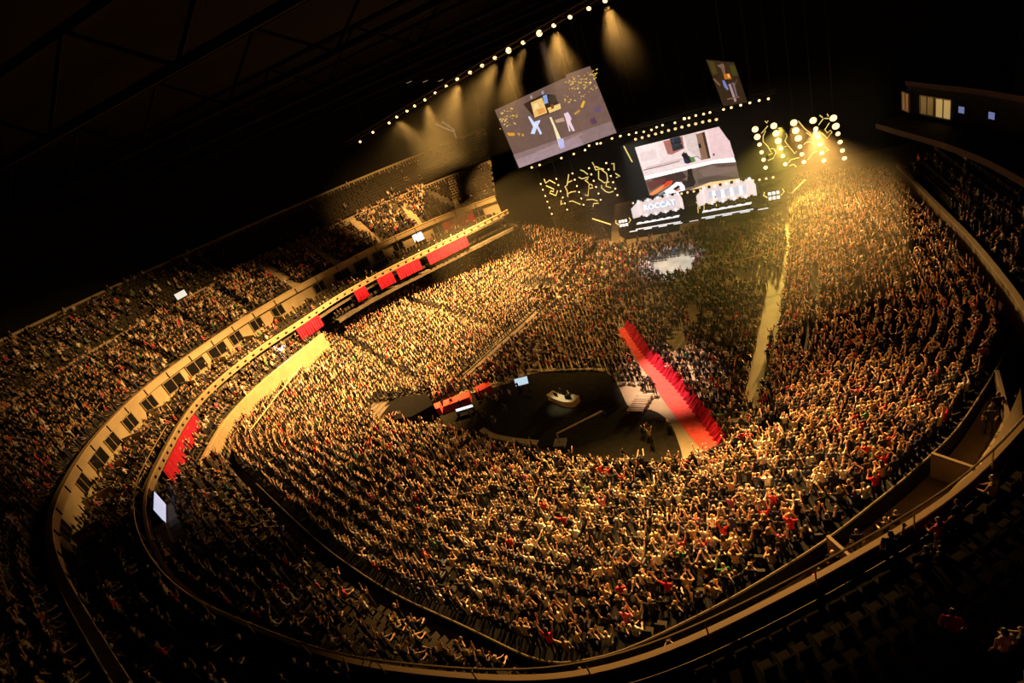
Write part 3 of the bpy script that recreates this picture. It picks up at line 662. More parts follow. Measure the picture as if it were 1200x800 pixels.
# ------------------------------------------------------------------ red drapes and lit pieces on the side balconies
def near_i(ring, px, dz=0): return int(np.argmin(np.linalg.norm(proj(ring+Z*dz)[:, :2]-np.array(px, float), axis=1)))
def drape(ring, nrm, pa, pb, dz, zt, zb, off, label):
    i, j = sorted((near_i(ring, pa, dz), near_i(ring, pb, dz))); j = max(j, i+1)
    C = curve3(ring[i:j+1], 50); N = curve3(np.c_[nrm[i:j+1]], 50) if j-i > 1 else np.repeat(nrm[i:i+1], 50, 0)
    w = (.09*np.sin(np.arange(50)*1.3)+.05*np.sin(np.arange(50)*.45))[:, None]; A = C-N*(off+w*.3); B = C-N*(off+w)
    c = B.mean(0)
    return tag(MB().slab(A+Z*zt, A+N*.06+Z*zt, B+N*.06+Z*zb, B+Z*zb).build('red_drape', M['red'], origin=c), label, 'drape', 'red drapes on the side balconies')
for pa, pb, lab in [((228,486),(184,548),'widest red drape, hung under the lower balcony at the bend nearest the camera'), ((372,372),(349,386),'red drape hung under the lower balcony just past the tall beige parapet'),
                    ((413,340),(425,334),'narrow red drape under the lower balcony, second after the beige parapet'), ((438,324),(456,314),'red drape under the lower balcony, middle of the five towards the stage'),
                    ((463,310),(488,299),'dim red drape under the lower balcony, next to last towards the stage'), ((497,294),(545,272),'red drape under the lower balcony, closest to the stage')]:
    drape(RR, nR, pa, pb, -.6, -.66, -2.5, .1, lab)
drape(F1, nF, (514,258), (553,242), -1.0, -1.35, -3.2, -.35, 'bright red drape across the upper suites, right under the upper tier by the stage')
i = near_i(RR, (176,590)); t = unit(RR[i-3]-RR[i+3]); c = RR[i]-nR[i]*.45-Z*.95; ax = np.array([t, nR[i], Z])
o = empty('balcony_screen', c, 'small white glowing screen hung from the lower balcony at its bend', 'screen'); MB().box((0, 0, 0), (3.4, .12, 1.7), ax).build('casing', M['black'], o); MB().box(-nR[i]*.08, (3.2, .04, 1.5), ax).build('display', mat('pale_display', (.5, .5, .6), emit=(.62, .66, .9), estr=.85), o)
for s in (-1, 1): MB().tube([t*s*1.3+Z*.8, t*s*1.3+Z*.9+nR[i]*.42], .05).build('hanger', M['grey'], o)
c = U1[near_i(U1, (212,352))]+Z*1.9-nF[sel][near_i(U1, (212,352))]*2; k = near_i(U1, (212,352)); ax = np.array([np.cross(nF[sel][k], Z), nF[sel][k], Z])
o = empty('tier_screen', c, 'bluish white screen glowing among the crowd high in the upper tier', 'screen'); MB().box((0, 0, 0), (1.9, .15, 1.1), ax).build('casing', M['black'], o)
MB().box(-nF[sel][k]*.09, (1.7, .04, .9), ax).build('display', mat('tier_display', (.5, .6, .7), emit=(.55, .75, .9), estr=.6), o); MB().tube([-Z*.7, -Z*2.8], .1).build('post', M['grey'], o)
# ------------------------------------------------------------------ stage
ax_s = np.array([a_, n_, Z])
deck = [PL(0)+a_*x-n_*y for x, y in ((-12.8, 0), (12.6, 0), (14.6, 3), (14.6, 9), (-15, 9), (-15, 3))]
def prism(P, z0, z1):
    n = len(P); mb = MB(); return mb.add([(p[0], p[1], z0) for p in P]+[(p[0], p[1], z1) for p in P], [tuple(range(n))[::-1], tuple(range(n, 2*n))]+[(i, (i+1) % n, n+(i+1) % n, n+i) for i in range(n)])
o = empty('stage_platform', L0*[1, 1, 0], 'wide black stage platform carrying the two white player booths', 'stage'); g = L0*[1, 1, 0]
prism([p-g for p in deck], 0.01, 1.3).build('deck', M['dark'], o)
for k in range(9): MB().box(a_*(-11+k*2.75)+Z*1.33+n_*(-.25), (1.5, .25, .10), ax_s).build('edge_light', M['white'] if k not in (4,) else M['pink'], o)
for k in range(4): MB().box(Z*(.15+.3*k)+n_*(1.5-.4*k)-a_*.6, (3.4, .42, .28), ax_s).build('step', M['beige2'], o)
# picture painter: coloured shapes of a screen's picture, in its own plane
def painted(name, base, shapes, P0, n, parent, origin, m, px2=lambda p: p, jitter=0.0):
    mb = MB(); cols = []
    def put(poly, z, col):
        col = [((c+.055)/1.055)**2.4 if c > .04 else c/12.92 for c in col]
        P = onplane(np.array([px2(q) for q in poly], float), P0, n)+n*z-origin; b = len(mb.v); mb.v += [tuple(v) for v in P]; mb.f.append(tuple(range(b, b+len(P)))); cols.append(col)
    put(base[0], 0, base[1])
    for i, (poly, col) in enumerate(shapes): put(poly, .012*(i+1) if len(shapes) < 60 else .012+.0006*i, col)
    me = bpy.data.meshes.new(name); me.from_pydata(mb.v, [], mb.f); me.update()
    at_ = me.attributes.new('paint', 'FLOAT_COLOR', 'FACE'); at_.data.foreach_set('color', np.array([[*c, 1] for c in cols], np.float32).ravel())
    return link(name, me, m, parent)
def casing(P, n, parent, name='casing', t=.35, grow=1.02):
    e = P.mean(0); Q = e+(P-e)*grow-n*.03
    MB().slab(Q[[0, 1]], Q[[0, 1]]-n*t, Q[[3, 2]]-n*t, Q[[3, 2]]).build(name, M['black'], parent)
def scr(ox, oy, k): return lambda p: (ox+p[0]/k, oy+p[1]/k)
# central screen
f = scr(735, 140, 8.42); P0 = PL(8)
Qm = onplane(np.array([f(p) for p in ((75,275),(905,70),(1115,610),(225,745))]), P0, n_); g = Qm.mean(0)
o = empty('main_screen', g, 'big bright central screen showing a pale plaster wall with a barred window, over the stage', 'screen')
casing(Qm-g, n_, o)
sh = [([(75,275),(300,219),(330,455),(165,500)], (.91,.83,.81)), ([(120,330),(280,290),(300,380),(150,420)], (.86,.77,.75)), ([(180,470),(540,380),(545,400),(185,495)], (.80,.70,.67)), ([(560,155),(690,122),(735,395),(600,300)], (.80,.72,.69)), ([(790,100),(905,70),(1010,215),(1060,365),(840,385)], (.86,.73,.72)),
      ([(355,215),(545,165),(565,285),(440,345),(400,340)], (.62,.38,.34)), ([(420,190),(520,165),(555,280),(455,312)], (.10,.09,.11)),
      ([(415,262),(560,225),(562,232),(417,270)], (.55,.36,.32)), ([(432,192),(466,184),(474,225),(440,233)], (.16,.22,.27)), ([(476,181),(510,173),(518,214),(484,222)], (.12,.17,.22)), ([(444,245),(478,237),(490,285),(462,300)], (.13,.20,.22)), ([(488,234),(520,226),(535,275),(500,284)], (.12,.18,.21)),
      ([(680,142),(765,118),(825,378),(735,398)], (.50,.37,.28)), ([(740,128),(765,120),(822,378),(800,382)], (.22,.13,.09)), ([(700,240),(725,232),(735,275),(710,280)], (.12,.08,.07)), ([(768,225),(785,220),(790,245),(772,248)], (.1,.07,.06)), ([(845,335),(862,330),(868,352),(852,355)], (.15,.1,.1)),
      ([(165,492),(330,455),(520,405),(520,411),(330,462),(165,499)], (.16,.12,.13)), ([(600,375),(700,358),(740,395),(735,398),(697,364),(600,381)], (.2,.14,.14)),
      ([(180,592),(850,425),(1075,415),(1115,610),(620,690),(225,745)], (.40,.33,.28)), ([(250,575),(540,505),(590,560),(480,640),(260,640)], (.20,.13,.13)),
      ([(700,500),(860,445),(1075,430),(1085,500),(760,560)], (.46,.37,.33)), ([(840,430),(1075,415),(1080,455),(900,470)], (.33,.25,.22)), ([(700,580),(900,545),(1090,560),(1100,590),(700,630)], (.30,.25,.22)),
      ([(170,545),(850,395),(1055,365),(1075,415),(850,430),(180,592)], (1.0,.97,.93)), ([(170,545),(850,385),(1055,360),(1057,368),(850,395),(172,553)], (.85,.74,.7)),
      ([(620,690),(820,612),(1112,575),(1115,610),(700,676)], (.95,.78,.52)), ([(598,485),(640,476),(655,560),(680,612),(660,655),(600,650)], (.07,.05,.05)), ([(540,590),(620,600),(640,660),(570,670)], (.12,.09,.09)),
      ([(538,345),(562,312),(590,320),(605,350),(630,362),(655,410),(600,432),(575,400),(556,370)], (.07,.06,.09)), ([(555,370),(590,385),(600,430),(570,425)], (.13,.15,.30)), ([(615,360),(668,372),(680,408),(640,420)], (.32,.48,.25)), ([(566,305),(588,302),(586,322),(568,326)], (.82,.7,.62)),
      ([(195,612),(400,566),(360,625),(228,700)], (.36,.16,.14)), ([(225,725),(380,625),(455,592),(440,628),(250,748)], (.95,.52,.25)), ([(390,605),(455,590),(432,632),(345,680)], (.85,.22,.10)),
      ([(300,745),(420,665),(490,608),(540,612),(572,650),(575,690),(420,728),(345,745)], (1,.97,.97)), ([(455,678),(510,640),(530,658),(482,692)], (.09,.05,.05)), ([(480,695),(522,668),(536,684),(492,702)], (.85,.35,.22)), ([(310,740),(370,700),(390,722),(340,746)], (.35,.38,.36)), ([(225,745),(300,728),(330,742),(250,752)], (.1,.1,.09))]
painted('display', ([(75,275),(905,70),(940,160),(985,215),(1010,205),(1115,610),(225,745)], (.88,.79,.77)), sh, P0, n_, o, g, M['brightpicture'], f)
# big side screen: find the turn that makes it square-edged
pxs = np.array([(580,128),(693,78),(723,155),(607,196)], float); best = None
for yw in np.linspace(-80, 60, 141):
    n = np.array([math.sin(math.radians(yw)), -math.cos(math.radians(yw)), 0]); d = ray(pxs[:1])[0]; Pc = EYE+d/np.linalg.norm(d)*86
    Q = onplane(pxs, Pc, n); e1, e2, s1, s2 = Q[1]-Q[0], Q[2]-Q[3], Q[3]-Q[0], Q[2]-Q[1]
    err = abs(unit(e1)[2])+abs(unit(e2)[2])+.5*abs(unit(s1)@unit(e1))+.5*abs(unit(s2)@unit(e2))
    if best is None or err < best[0]: best = (err, n, Pc)
_, nL, PLs = best; f = scr(575, 75, 6.4); Q = onplane(pxs, PLs, nL); g = Q.mean(0)
o = empty('side_screen', g, 'large greyish hanging screen showing a view of the lit stage, beside the central screen', 'screen'); casing(Q-g, nL, o)
sh = [([(745,15),(945,515),(700,580),(560,80)], (.47,.36,.32)), ([(215,780),(945,515),(900,430),(170,680)], (.56,.46,.45)), ([(215,780),(700,604),(660,540),(190,720)], (.64,.54,.56)),
      ([(245,300),(395,225),(480,230),(530,340),(330,408)], (.22,.15,.11)), ([(300,290),(385,252),(425,365),(330,402)], (.95,.76,.45)), ([(318,300),(350,288),(365,330),(330,345)], (1,.88,.62)), ([(345,345),(400,325),(412,360),(360,382)], (.90,.62,.30)), ([(390,240),(420,228),(432,292),(402,300)], (.55,.65,.85)), ([(425,330),(520,295),(528,335),(440,368)], (.95,.80,.50)), ([(450,305),(470,298),(476,330),(456,340)], (.55,.30,.12)), ([(435,240),(485,230),(500,275),(445,300)], (.25,.22,.18)),
      ([(280,395),(292,390),(325,435),(370,418),(372,430),(355,460),(385,520),(372,530),(345,480),(330,525),(300,522),(318,470)], (.85,.88,1)), ([(548,372),(580,360),(606,405),(600,430),(632,500),(615,505),(585,450),(600,505),(588,505),(568,430)], (.92,.80,.85)), ([(440,400),(455,396),(545,600),(515,625),(470,470)], (.98,.90,.72)), ([(500,560),(545,560),(555,620),(525,640)], (.75,.75,.95)), ([(480,420),(545,400),(555,428),(495,442)], (.75,.62,.5)),
      ([(120,515),(178,515),(182,538),(135,538)], (.90,.62,.18)), ([(198,520),(222,515),(215,540)], (.8,.6,.2)), ([(230,525),(250,522),(250,542),(235,540)], (.8,.6,.2)), ([(625,370),(665,340),(672,352),(632,382)], (.8,.58,.2)), ([(672,320),(695,272),(710,280),(690,330)], (.95,.7,.2)),
      ([(770,330),(825,315),(830,350),(790,365)], (.42,.32,.45)), ([(740,420),(775,395),(802,440),(760,455)], (.38,.26,.33)), ([(240,270),(450,190),(452,194),(242,274)], (.4,.3,.24)), ([(380,205),(396,198),(400,225),(384,230)], (.6,.62,.7)), ([(295,238),(308,234),(314,258),(300,262)], (.7,.65,.6))]
for k in range(11): sh.append(([(345+k*13.5,655-k*5.6),(350+k*13.5,653-k*5.6),(356+k*13.5,665-k*5.6),(350+k*13.5,667-k*5.6)], (.75,.58,.5)))
for k in range(11): sh.append(([(548+k*13,575-k*5.5),(553+k*13,573-k*5.5),(559+k*13,585-k*5.5),(553+k*13,587-k*5.5)], (.75,.58,.5)))
for x0, x1, y0, y1, n in ((62, 195, 335, 470, 34), (545, 790, 80, 265, 75)):
    for _ in range(n):
        x = random.uniform(x0, x1); y = random.uniform(y0, y1)-(x-x0)*.33+(x1-x0)*.14; a = random.choice((-1, 1, .3)); sh.append(([(x, y), (x+12, y+a*9), (x+15, y+a*9+6), (x+2, y+7)], random.choice([(.90,.72,.28), (.80,.60,.22), (.97,.85,.45)])))
painted('display', ([(30,345),(745,15),(945,515),(215,780)], (.44,.34,.30)), sh, PLs, nL, o, g, M['picture'], f)
for px in ((606,118),(668,90)):
    t = onplane(np.array([px], float), PLs, nL)[0]-g; MB().tube([t-Z*.2-nL*.15, [t[0]-nL[0]*.15, t[1]-nL[1]*.15, 43-g[2]]], .05).build('hanging_cable', M['truss'], o)
# narrow far screen on the other side
f = scr(820, 60, 11.43); pxs = np.array([f(p) for p in ((82,112),(460,150),(640,682),(318,738))])
best = None
for yw in np.linspace(-85, 85, 171):
    n = np.array([math.sin(math.radians(yw)), -math.cos(math.radians(yw)), 0]); d = ray(pxs[:1])[0]; Pc = EYE+d/np.linalg.norm(d)*88
    if abs(unit(d)@n) < .12: continue
    Q = onplane(pxs, Pc, n)
    if np.abs(Q-Pc).max() > 25: continue
    e1, e2, s1, s2 = Q[1]-Q[0], Q[2]-Q[3], Q[3]-Q[0], Q[2]-Q[1]; err = abs(unit(e1)[2])+abs(unit(e2)[2])+abs(unit(s1)@unit(e1))+abs(unit(s2)@unit(e2))
    if best is None or err < best[0]: best = (err, n, Pc)
_, nN, PN = best; nN = nN if (EYE-PN)@nN > 0 else -nN; Q = onplane(pxs, PN, nN); g = Q.mean(0)
o = empty('far_screen', g, 'narrow dim hanging screen seen at a slant, above the central screen', 'screen'); casing(Q-g, nN, o)
sh = [([(110,130),(190,140),(240,300),(180,320)], (.28,.24,.08)), ([(400,180),(470,190),(520,320),(440,330)], (.27,.24,.08)), ([(230,190),(320,160),(340,210),(350,300),(320,310),(290,230)], (.45,.34,.28)), ([(320,305),(400,295),(430,370),(340,375)], (.75,.42,.10)), ([(370,310),(400,300),(412,345),(385,350)], (.95,.7,.4)),
      ([(305,390),(335,385),(395,510),(375,520),(330,470)], (.45,.48,.70)), ([(390,440),(420,430),(500,660),(475,680)], (.66,.55,.55)), ([(430,420),(470,415),(515,600),(495,600),(450,450)], (.45,.38,.40)), ([(375,630),(540,600),(545,615),(380,648)], (.48,.36,.28)), ([(185,365),(205,360),(290,450),(270,460)], (.5,.36,.25)), ([(480,440),(500,375),(512,380),(490,450)], (.4,.28,.2))]
painted('display', ([(82,112),(460,150),(640,682),(318,738)], (.20,.14,.085)), sh, PN, nN, o, g, M['picture'], f)
MB().tube([-Z*0, [0, 0, 43-g[2]]], .05).build('hanging_cable', M['truss'], o)

# ------------------------------------------------------------------ lamps
def cyl(r0, r1, z0, z1, n=12): return MB().tube([(0, 0, z0), (0, 0, z1)], [r0, r1], n)
def lens_mesh(r):
    mb = MB(); n = 14; prof = [(r, 0), (r*.9, r*.18), (r*.6, r*.36), (r*.25, r*.43)]
    vs = [(q*math.cos(2*math.pi*k/n), q*math.sin(2*math.pi*k/n), z) for q, z in prof for k in range(n)]+[(0, 0, prof[-1][1]+.005), (0, 0, -.02)]
    fs = [(i*n+k, i*n+(k+1) % n, (i+1)*n+(k+1) % n, (i+1)*n+k) for i in range(3) for k in range(n)]+[(3*n+k, 3*n+(k+1) % n, 4*n) for k in range(n)]+[((k+1) % n, k, 4*n+1) for k in range(n)]
    return mb.add(vs, fs).mesh('lens')
LENS = lens_mesh(.30); LENS.materials.append(M['lamp']); LENSH = lens_mesh(.30); LENSH.materials.append(M['hot'])
HOUS = cyl(.22, .34, -.55, .0).mesh('housing'); HOUS.materials.append(M['black'])
yk = MB(); yk.tube([(-.36, 0, -.25), (-.40, 0, -.5), (-.30, 0, -.85), (.30, 0, -.85), (.40, 0, -.5), (.36, 0, -.25)], .035, 5); YOKE = yk.mesh('yoke'); YOKE.materials.append(M['truss'])
def quat(d): return Vector(d).to_track_quat('Z', 'Y').to_euler()
def lamp(name, pos, d, s, label, group, hot=False, yoke=True, parent=None):
    if parent is None:
        o = empty(name, pos, label, 'lamp', group); o.rotation_euler = quat(d); o.scale = (s, s, s)
        for nm, me in (('housing', HOUS), ('lens', LENSH if hot else LENS))+((('yoke', YOKE),) if yoke else ()):
            link(nm, me, None, o)
        return o
    h = link('lamp', HOUS, None, parent); h.location = tuple(pos); h.rotation_euler = quat(d); h.scale = (s, s, s); link('lens', LENSH if hot else LENS, None, h); return h
tilt = unit(n_-Z*.35)
def lamp_row(px, P0, n, s, lab, group, name='stage_lamp', hot=(), d=tilt, pale=False):
    P = onplane(np.array(px, float), P0, n)
    for i, p in enumerate(P): lamp(name, p, d, s*(1.0 if i not in hot else 1.3), lab % ordinal(i+1), group, hot=pale or i in hot)  # hot ones drawn larger in place of bloom
    return P
def truss(A, B, label, w=.5, name='lighting_truss', post=False):
    A, B = np.asarray(A, float), np.asarray(B, float); t = unit(B-A); u = unit(np.cross(t, Z)); v = np.cross(u, t); g = (A+B)/2; L = np.linalg.norm(B-A); n = max(3, int(L/1.2)); mb = MB()
    cs = [u*w/2+v*w/2, -u*w/2+v*w/2, -u*w/2-v*w/2, u*w/2-v*w/2]
    for c in cs: mb.tube([A+c-g, B+c-g], .05, 5)
    for i in range(n):
        for k in range(4): mb.tube([A+t*L*i/n+cs[(k+i) % 4]-g, A+t*L*(i+1)/n+cs[(k+1+i) % 4]-g], .025, 4)
    o = empty(name, g, label, 'truss'); mb.build('lattice_frame', M['truss'], o)
    for s in (.12, .5, .88):
        p = A+t*L*s-g; MB().tube([p, [p[0], p[1], (1.32 if post else 42.8)-g[2]]], .06 if post else .03, 4).build('leg' if post else 'hanging_cable', M['truss'], o)
    return o
# long ceiling truss with its row of spotlights
CT = [(422,166),(437,155),(456,144),(465,137),(477,130),(486,124),(498,117),(510,109),(523,101),(536,93),(551,85),(565,77),(580,68),(596,59),(613,50),(632,39),(649,30),(668,20),(690,10),(709,1)]
dA, dB = ray(np.array([CT[0]]))[0], ray(np.array([CT[-1]]))[0]; A = EYE+dA/np.linalg.norm(dA[:2])*88; B = EYE+dB/np.linalg.norm(dB[:2])*58
nT = unit(np.cross(B-A, Z)); PT = onplane(np.array(CT, float), (A+B)/2, nT); nT = nT if nT@(EYE-A) > 0 else -nT
truss(PT[0]+Z*1.0-nT*.2+(PT[0]-PT[1]), PT[-1]+Z*1.0-nT*.2+(PT[-1]-PT[-2])*3, 'long lattice truss under the roof carrying the slanting row of spotlights')
for i, p in enumerate(PT):
    d = unit(np.array([-30, 45, 2.])*.6+np.array([0, 0, 0])+(EYE-[0, 0, 14])*.4-p) if i not in (13, 15) else unit(EYE-p)
    lamp('spotlight', p, d, (.75 if i > 8 else .6)*(1.35 if i in (13, 15) else 1), 'spotlight on the long ceiling truss, %s from its far end' % ordinal(i+1), 'spotlights of the ceiling truss', hot=True)  # two hottest lamps enlarged, their glare put into the size
# lamp rows of the stage
def sc_(ox, oy, k, L): return [(ox+x/k, oy+y/k) for x, y in L]
R1 = sc_(735, 140, 8.42, [(82,195),(148,178),(212,160),(280,143),(342,126),(408,108),(475,92),(540,75),(608,57),(676,43),(745,25),(812,12),(880,0)])
p = lamp_row(R1, PL(7), n_, .85, 'round amber lamp on the truss over the central screen, %s along its lower row', 'lamps over the central screen'); truss(p[0]+Z*.9-n_*.5-a_, p[-1]+Z*.9-n_*.5+a_, 'lattice truss right above the central screen, holding the lower lamp row')
R2 = sc_(720, 60, 3.636, [(25,360),(62,355),(93,347),(125,343),(158,335),(180,324),(205,315),(258,305),(298,287),(318,284),(347,274),(380,268),(407,261),(465,248),(498,240),(538,230),(577,220),(617,210),(656,203)])
P2_ = p = lamp_row(R2, PL(3), n_, .62, 'small lamp on the upper truss over the stage, %s along the row', 'lamps of the upper stage truss', hot=(8,), pale=True); truss(p[0]+Z*.7-n_*.4-a_, p[-1]+Z*.7-n_*.4+a_, 'lattice truss over the stage front holding the small upper lamps')
R3 = sc_(720, 200, 5.715, [(125,217),(165,210),(203,203),(243,195),(283,187),(322,180),(365,170),(406,160),(450,153),(490,145),(532,138),(575,130),(618,122),(660,115),(706,107),(750,98),(795,90),(840,82),(883,73),(928,66),(972,60),(1017,53),(1063,44)])
p = lamp_row(R3, PL(7), n_, .70, 'round amber lamp in the row between central screen and booths, %s along', 'lamps under the central screen', d=unit(n_+Z*.05)); truss(p[0]-Z*.6-n_*.1-a_, p[-1]-Z*.6-n_*.1+a_, 'low truss between central screen and booths, holding a lamp row', post=True)
R4 = sc_(575, 75, 6.4, [(308,775),(367,757),(530,705),(623,675),(708,645),(738,612),(797,597),(825,594),(910,558),(973,540)])
p = lamp_row(R4, PLs, nL, .55, 'small lamp under the big hanging side screen, %s along', 'lamps under the side screen', d=unit(nL-Z*.3), pale=True); truss(p[0]-nL*.6, p[-1]-nL*.6, 'short truss under the large hanging side screen')
# lamp columns: five beside each side of the stage
def column(pts, d, lab, grp, s, hot):
    P = onplane(np.array(pts, float), PL(d), n_); g = P.mean(0); o = empty('lamp_column', g, lab, 'lamp column', grp)
    MB().box((0, 0, 0)-n_*.45, (.30, .25, np.linalg.norm(P[0]-P[-1])+1.2), np.array([a_, n_, unit(P[0]-P[-1])])).build('bar', M['black'], o)
    for i, p in enumerate(P): lamp('lamp', p-g, unit(n_-Z*.12), s*(1.5 if i in hot else 1.0), None, None, hot=True, parent=o)  # hot lenses scaled up to stand in for their bloom
    MB().tube([P[0]-g+Z*.5-n_*.45, [P[0][0]-g[0]-n_[0]*.45, P[0][1]-g[1]-n_[1]*.45, 42.8-g[2]]], .03, 4).build('hanging_cable', M['truss'], o)
    return P
CR = [sc_(875, 125, 9.6, c) for c in ([(95,255),(120,340),(145,425),(168,512),(190,597),(212,685)], [(305,215),(330,300),(355,385),(385,470),(407,555),(435,645)], [(530,180),(550,270),(580,355),(600,450),(622,535),(645,622)], [(748,155),(778,248),(803,335),(827,425),(847,520),(868,605)], [(975,128),(1003,220),(1027,305),(1052,398),(1077,493),(1100,580)])]
CL = [sc_(625, 180, 10, c) for c in ([(87,355),(112,422),(140,495),(165,562),(190,633),(217,705)], [(270,295),(293,367),(320,440),(345,513),(370,583),(397,655)], [(458,232),(485,305),(510,380),(537,450),(562,525),(588,598)], [(653,170),(680,243),(708,318),(735,390),(763,467),(790,540)], [(855,110),(882,185),(908,262),(935,335),(960,410),(985,485)])]
PR_ = [column(c, 4, 'hanging column of six glaring round amber lamps, %s outward from the central screen' % ordinal(i+1), 'bright lamp columns', 1.05, [(0, 1), (0, 1, 2), (0, 1, 2), (0,), (0, 1)][i]) for i, c in enumerate(CR)]
PC_ = [column(c, 4, 'hanging column of six small pale lamps beside the side screen, %s towards the central screen' % ordinal(i+1), 'dim lamp columns', .55, ()) for i, c in enumerate(CL)]
# zigzag light tubes
TR = [[(240,215),(165,300)], [(215,270),(185,330),(185,390),(240,450),(265,495),(290,525),(240,545)], [(270,470),(310,475),(330,515),(300,580),(240,605)], [(440,300),(455,330),(430,385),(470,440),(425,450)], [(470,440),(545,530),(560,500)], [(580,160),(650,245),(720,300),(750,390),(735,400),(770,440)], [(670,290),(740,340)], [(640,425),(670,400),(730,388)], [(470,630),(500,595),(595,570)], [(480,665),(530,648),(560,680)], [(685,600),(740,525),(795,497)], [(820,95),(865,130),(930,135)], [(865,130),(810,205)], [(905,80),(920,110)], [(930,180),(880,260),(910,295),(940,265),(960,285),(905,355),(845,295)], [(880,450),(925,490),(890,500)], [(205,160),(230,185),(240,155)]]
TL = [[(125,295),(145,345),(190,310),(260,350)], [(150,375),(240,415),(235,445),(205,435),(190,460),(265,492),(285,430)], [(415,240),(395,370),(370,385),(395,430),(405,505)], [(400,340),(455,315)], [(405,470),(440,450),(500,440)], [(550,190),(590,205),(640,245)], [(530,275),(570,295),(620,280),(645,270),(635,300),(605,310),(655,350),(690,370),(695,400),(660,405)], [(655,350),(640,495),(605,480)], [(690,100),(715,145),(780,170),(830,185)], [(715,145),(730,190),(780,180)], [(780,170),(860,235),(870,300),(850,380),(910,400)], [(765,200),(765,295),(830,340),(890,330)], [(800,370),(800,400),(850,445),(890,455),(940,440)], [(420,560),(460,555),(555,595)], [(625,540),(700,535),(755,555)], [(700,620),(705,585),(765,580)], [(325,545),(325,600),(350,580)], [(915,120),(945,115),(948,195)], [(960,230),(1015,265),(970,280)]]
TC = [sc_(810, 205, 10.9, c) for c in ([(305,285),(255,350),(250,400),(275,430),(195,460),(225,635),(310,595),(335,655)], [(320,370),(325,430),(285,505),(355,575),(385,610)], [(145,330),(165,400),(160,520),(130,560)], [(60,345),(105,380),(110,430)], [(85,400),(90,520),(125,555)])]
def tube_thing(pts, d, r, label, grp, m='tube', z=None):
    P = onplane(np.array(pts, float), PL(d), n_); g = P.mean(0); o = empty('light_tube', g, label, 'light tube', grp)
    MB().tube(list(P-g), r, 6).build('tube', M[m], o)
    for p in (P[0], P[-1]): MB().box(p-g-n_*.1, (.22, .22, .22), ax_s).build('clip', M['black'], o)
HORD = ['highest left']
def where(c, box, noun):             # plain words for where a tube hangs within its cluster
    x = (c[0]-box[0])/(box[2]-box[0]); y = (c[1]-box[1])/(box[3]-box[1])
    return x, y
def tubes(L, ox, oy, k, d, r, phrase, grp):
    L = [sc_(ox, oy, k, c) if ox is not None else c for c in L]; order = sorted(range(len(L)), key=lambda i: np.mean([p[0] for p in L[i]]))
    for rank, i in enumerate(order):
        shape = 'straight' if len(L[i]) == 2 else ('bent' if len(L[i]) == 3 else 'zigzag')
        tube_thing(L[i], d+.3*(rank % 3), r, '%s glowing yellow tube %s, %s from the left' % (shape, phrase, ordinal(rank+1)), grp)
tubes(TR, 875, 125, 9.6, 5, .075, 'among the glaring lamp columns', 'tubes among the bright lamp columns')
tubes(TL, 625, 180, 10, 5, .10, 'among the pale lamp columns', 'tubes among the dim lamp columns')
tubes(TC, None, 0, 0, 4, .08, 'between the two player booths', 'tubes between the booths')
for k, (pts, lab) in enumerate([([(694,256),(716,263)], 'straight glowing tube lying past the lower end of the pale lamp columns'), ([(928,226),(944,210)], 'straight glowing tube leaning below the glaring lamp columns'), ([(731,171),(741,190)], 'dim straight tube between the pale columns and the central screen'), ([(596,159),(596,159.5)], '')][:3]):
    P = onplane(np.array(pts, float), PL(2), n_); tube_thing(pts, 2, .12, lab, None)
# faint lamps high under the roof, and a bent pale truss with a painted-in glow
for i, px in enumerate([(457,97),(479,95),(498,94),(516,93)]):
    d = ray(np.array([px], float))[0]; p = EYE+d/np.linalg.norm(d)*90; o = empty('roof_lamp', p, 'faint oblong lamp high under the dark roof, %s of a short row' % ordinal(i+1), 'lamp', 'faint roof lamps')
    MB().box((0, 0, 0), (.9, .5, .25)).build('housing', M['black'], o); MB().box((0, 0, -.15), (.8, .42, .06)).build('lens', mat('faint_lamp', (.3, .25, .2), emit=(1, .75, .4), estr=.22), o)
for i, pts in enumerate([[(510,145),(533,155)], [(518,142),(533,153)], [(531,152),(535,162)]]):
    P = []
    for px in pts:
        d = ray(np.array([px], float))[0]; P.append(EYE+d/np.linalg.norm(d)*80)
    P = np.array(P); tag(MB().tube(list(P-P.mean(0)), .10, 5).build('steel_strut', mat('strut', (.3, .28, .25), emit=(.6, .58, .5), estr=.12)), 'pale steel strut under the roof left of the side screen, %s of a bent trio' % ordinal(i+1), 'strut').location = tuple(P.mean(0))

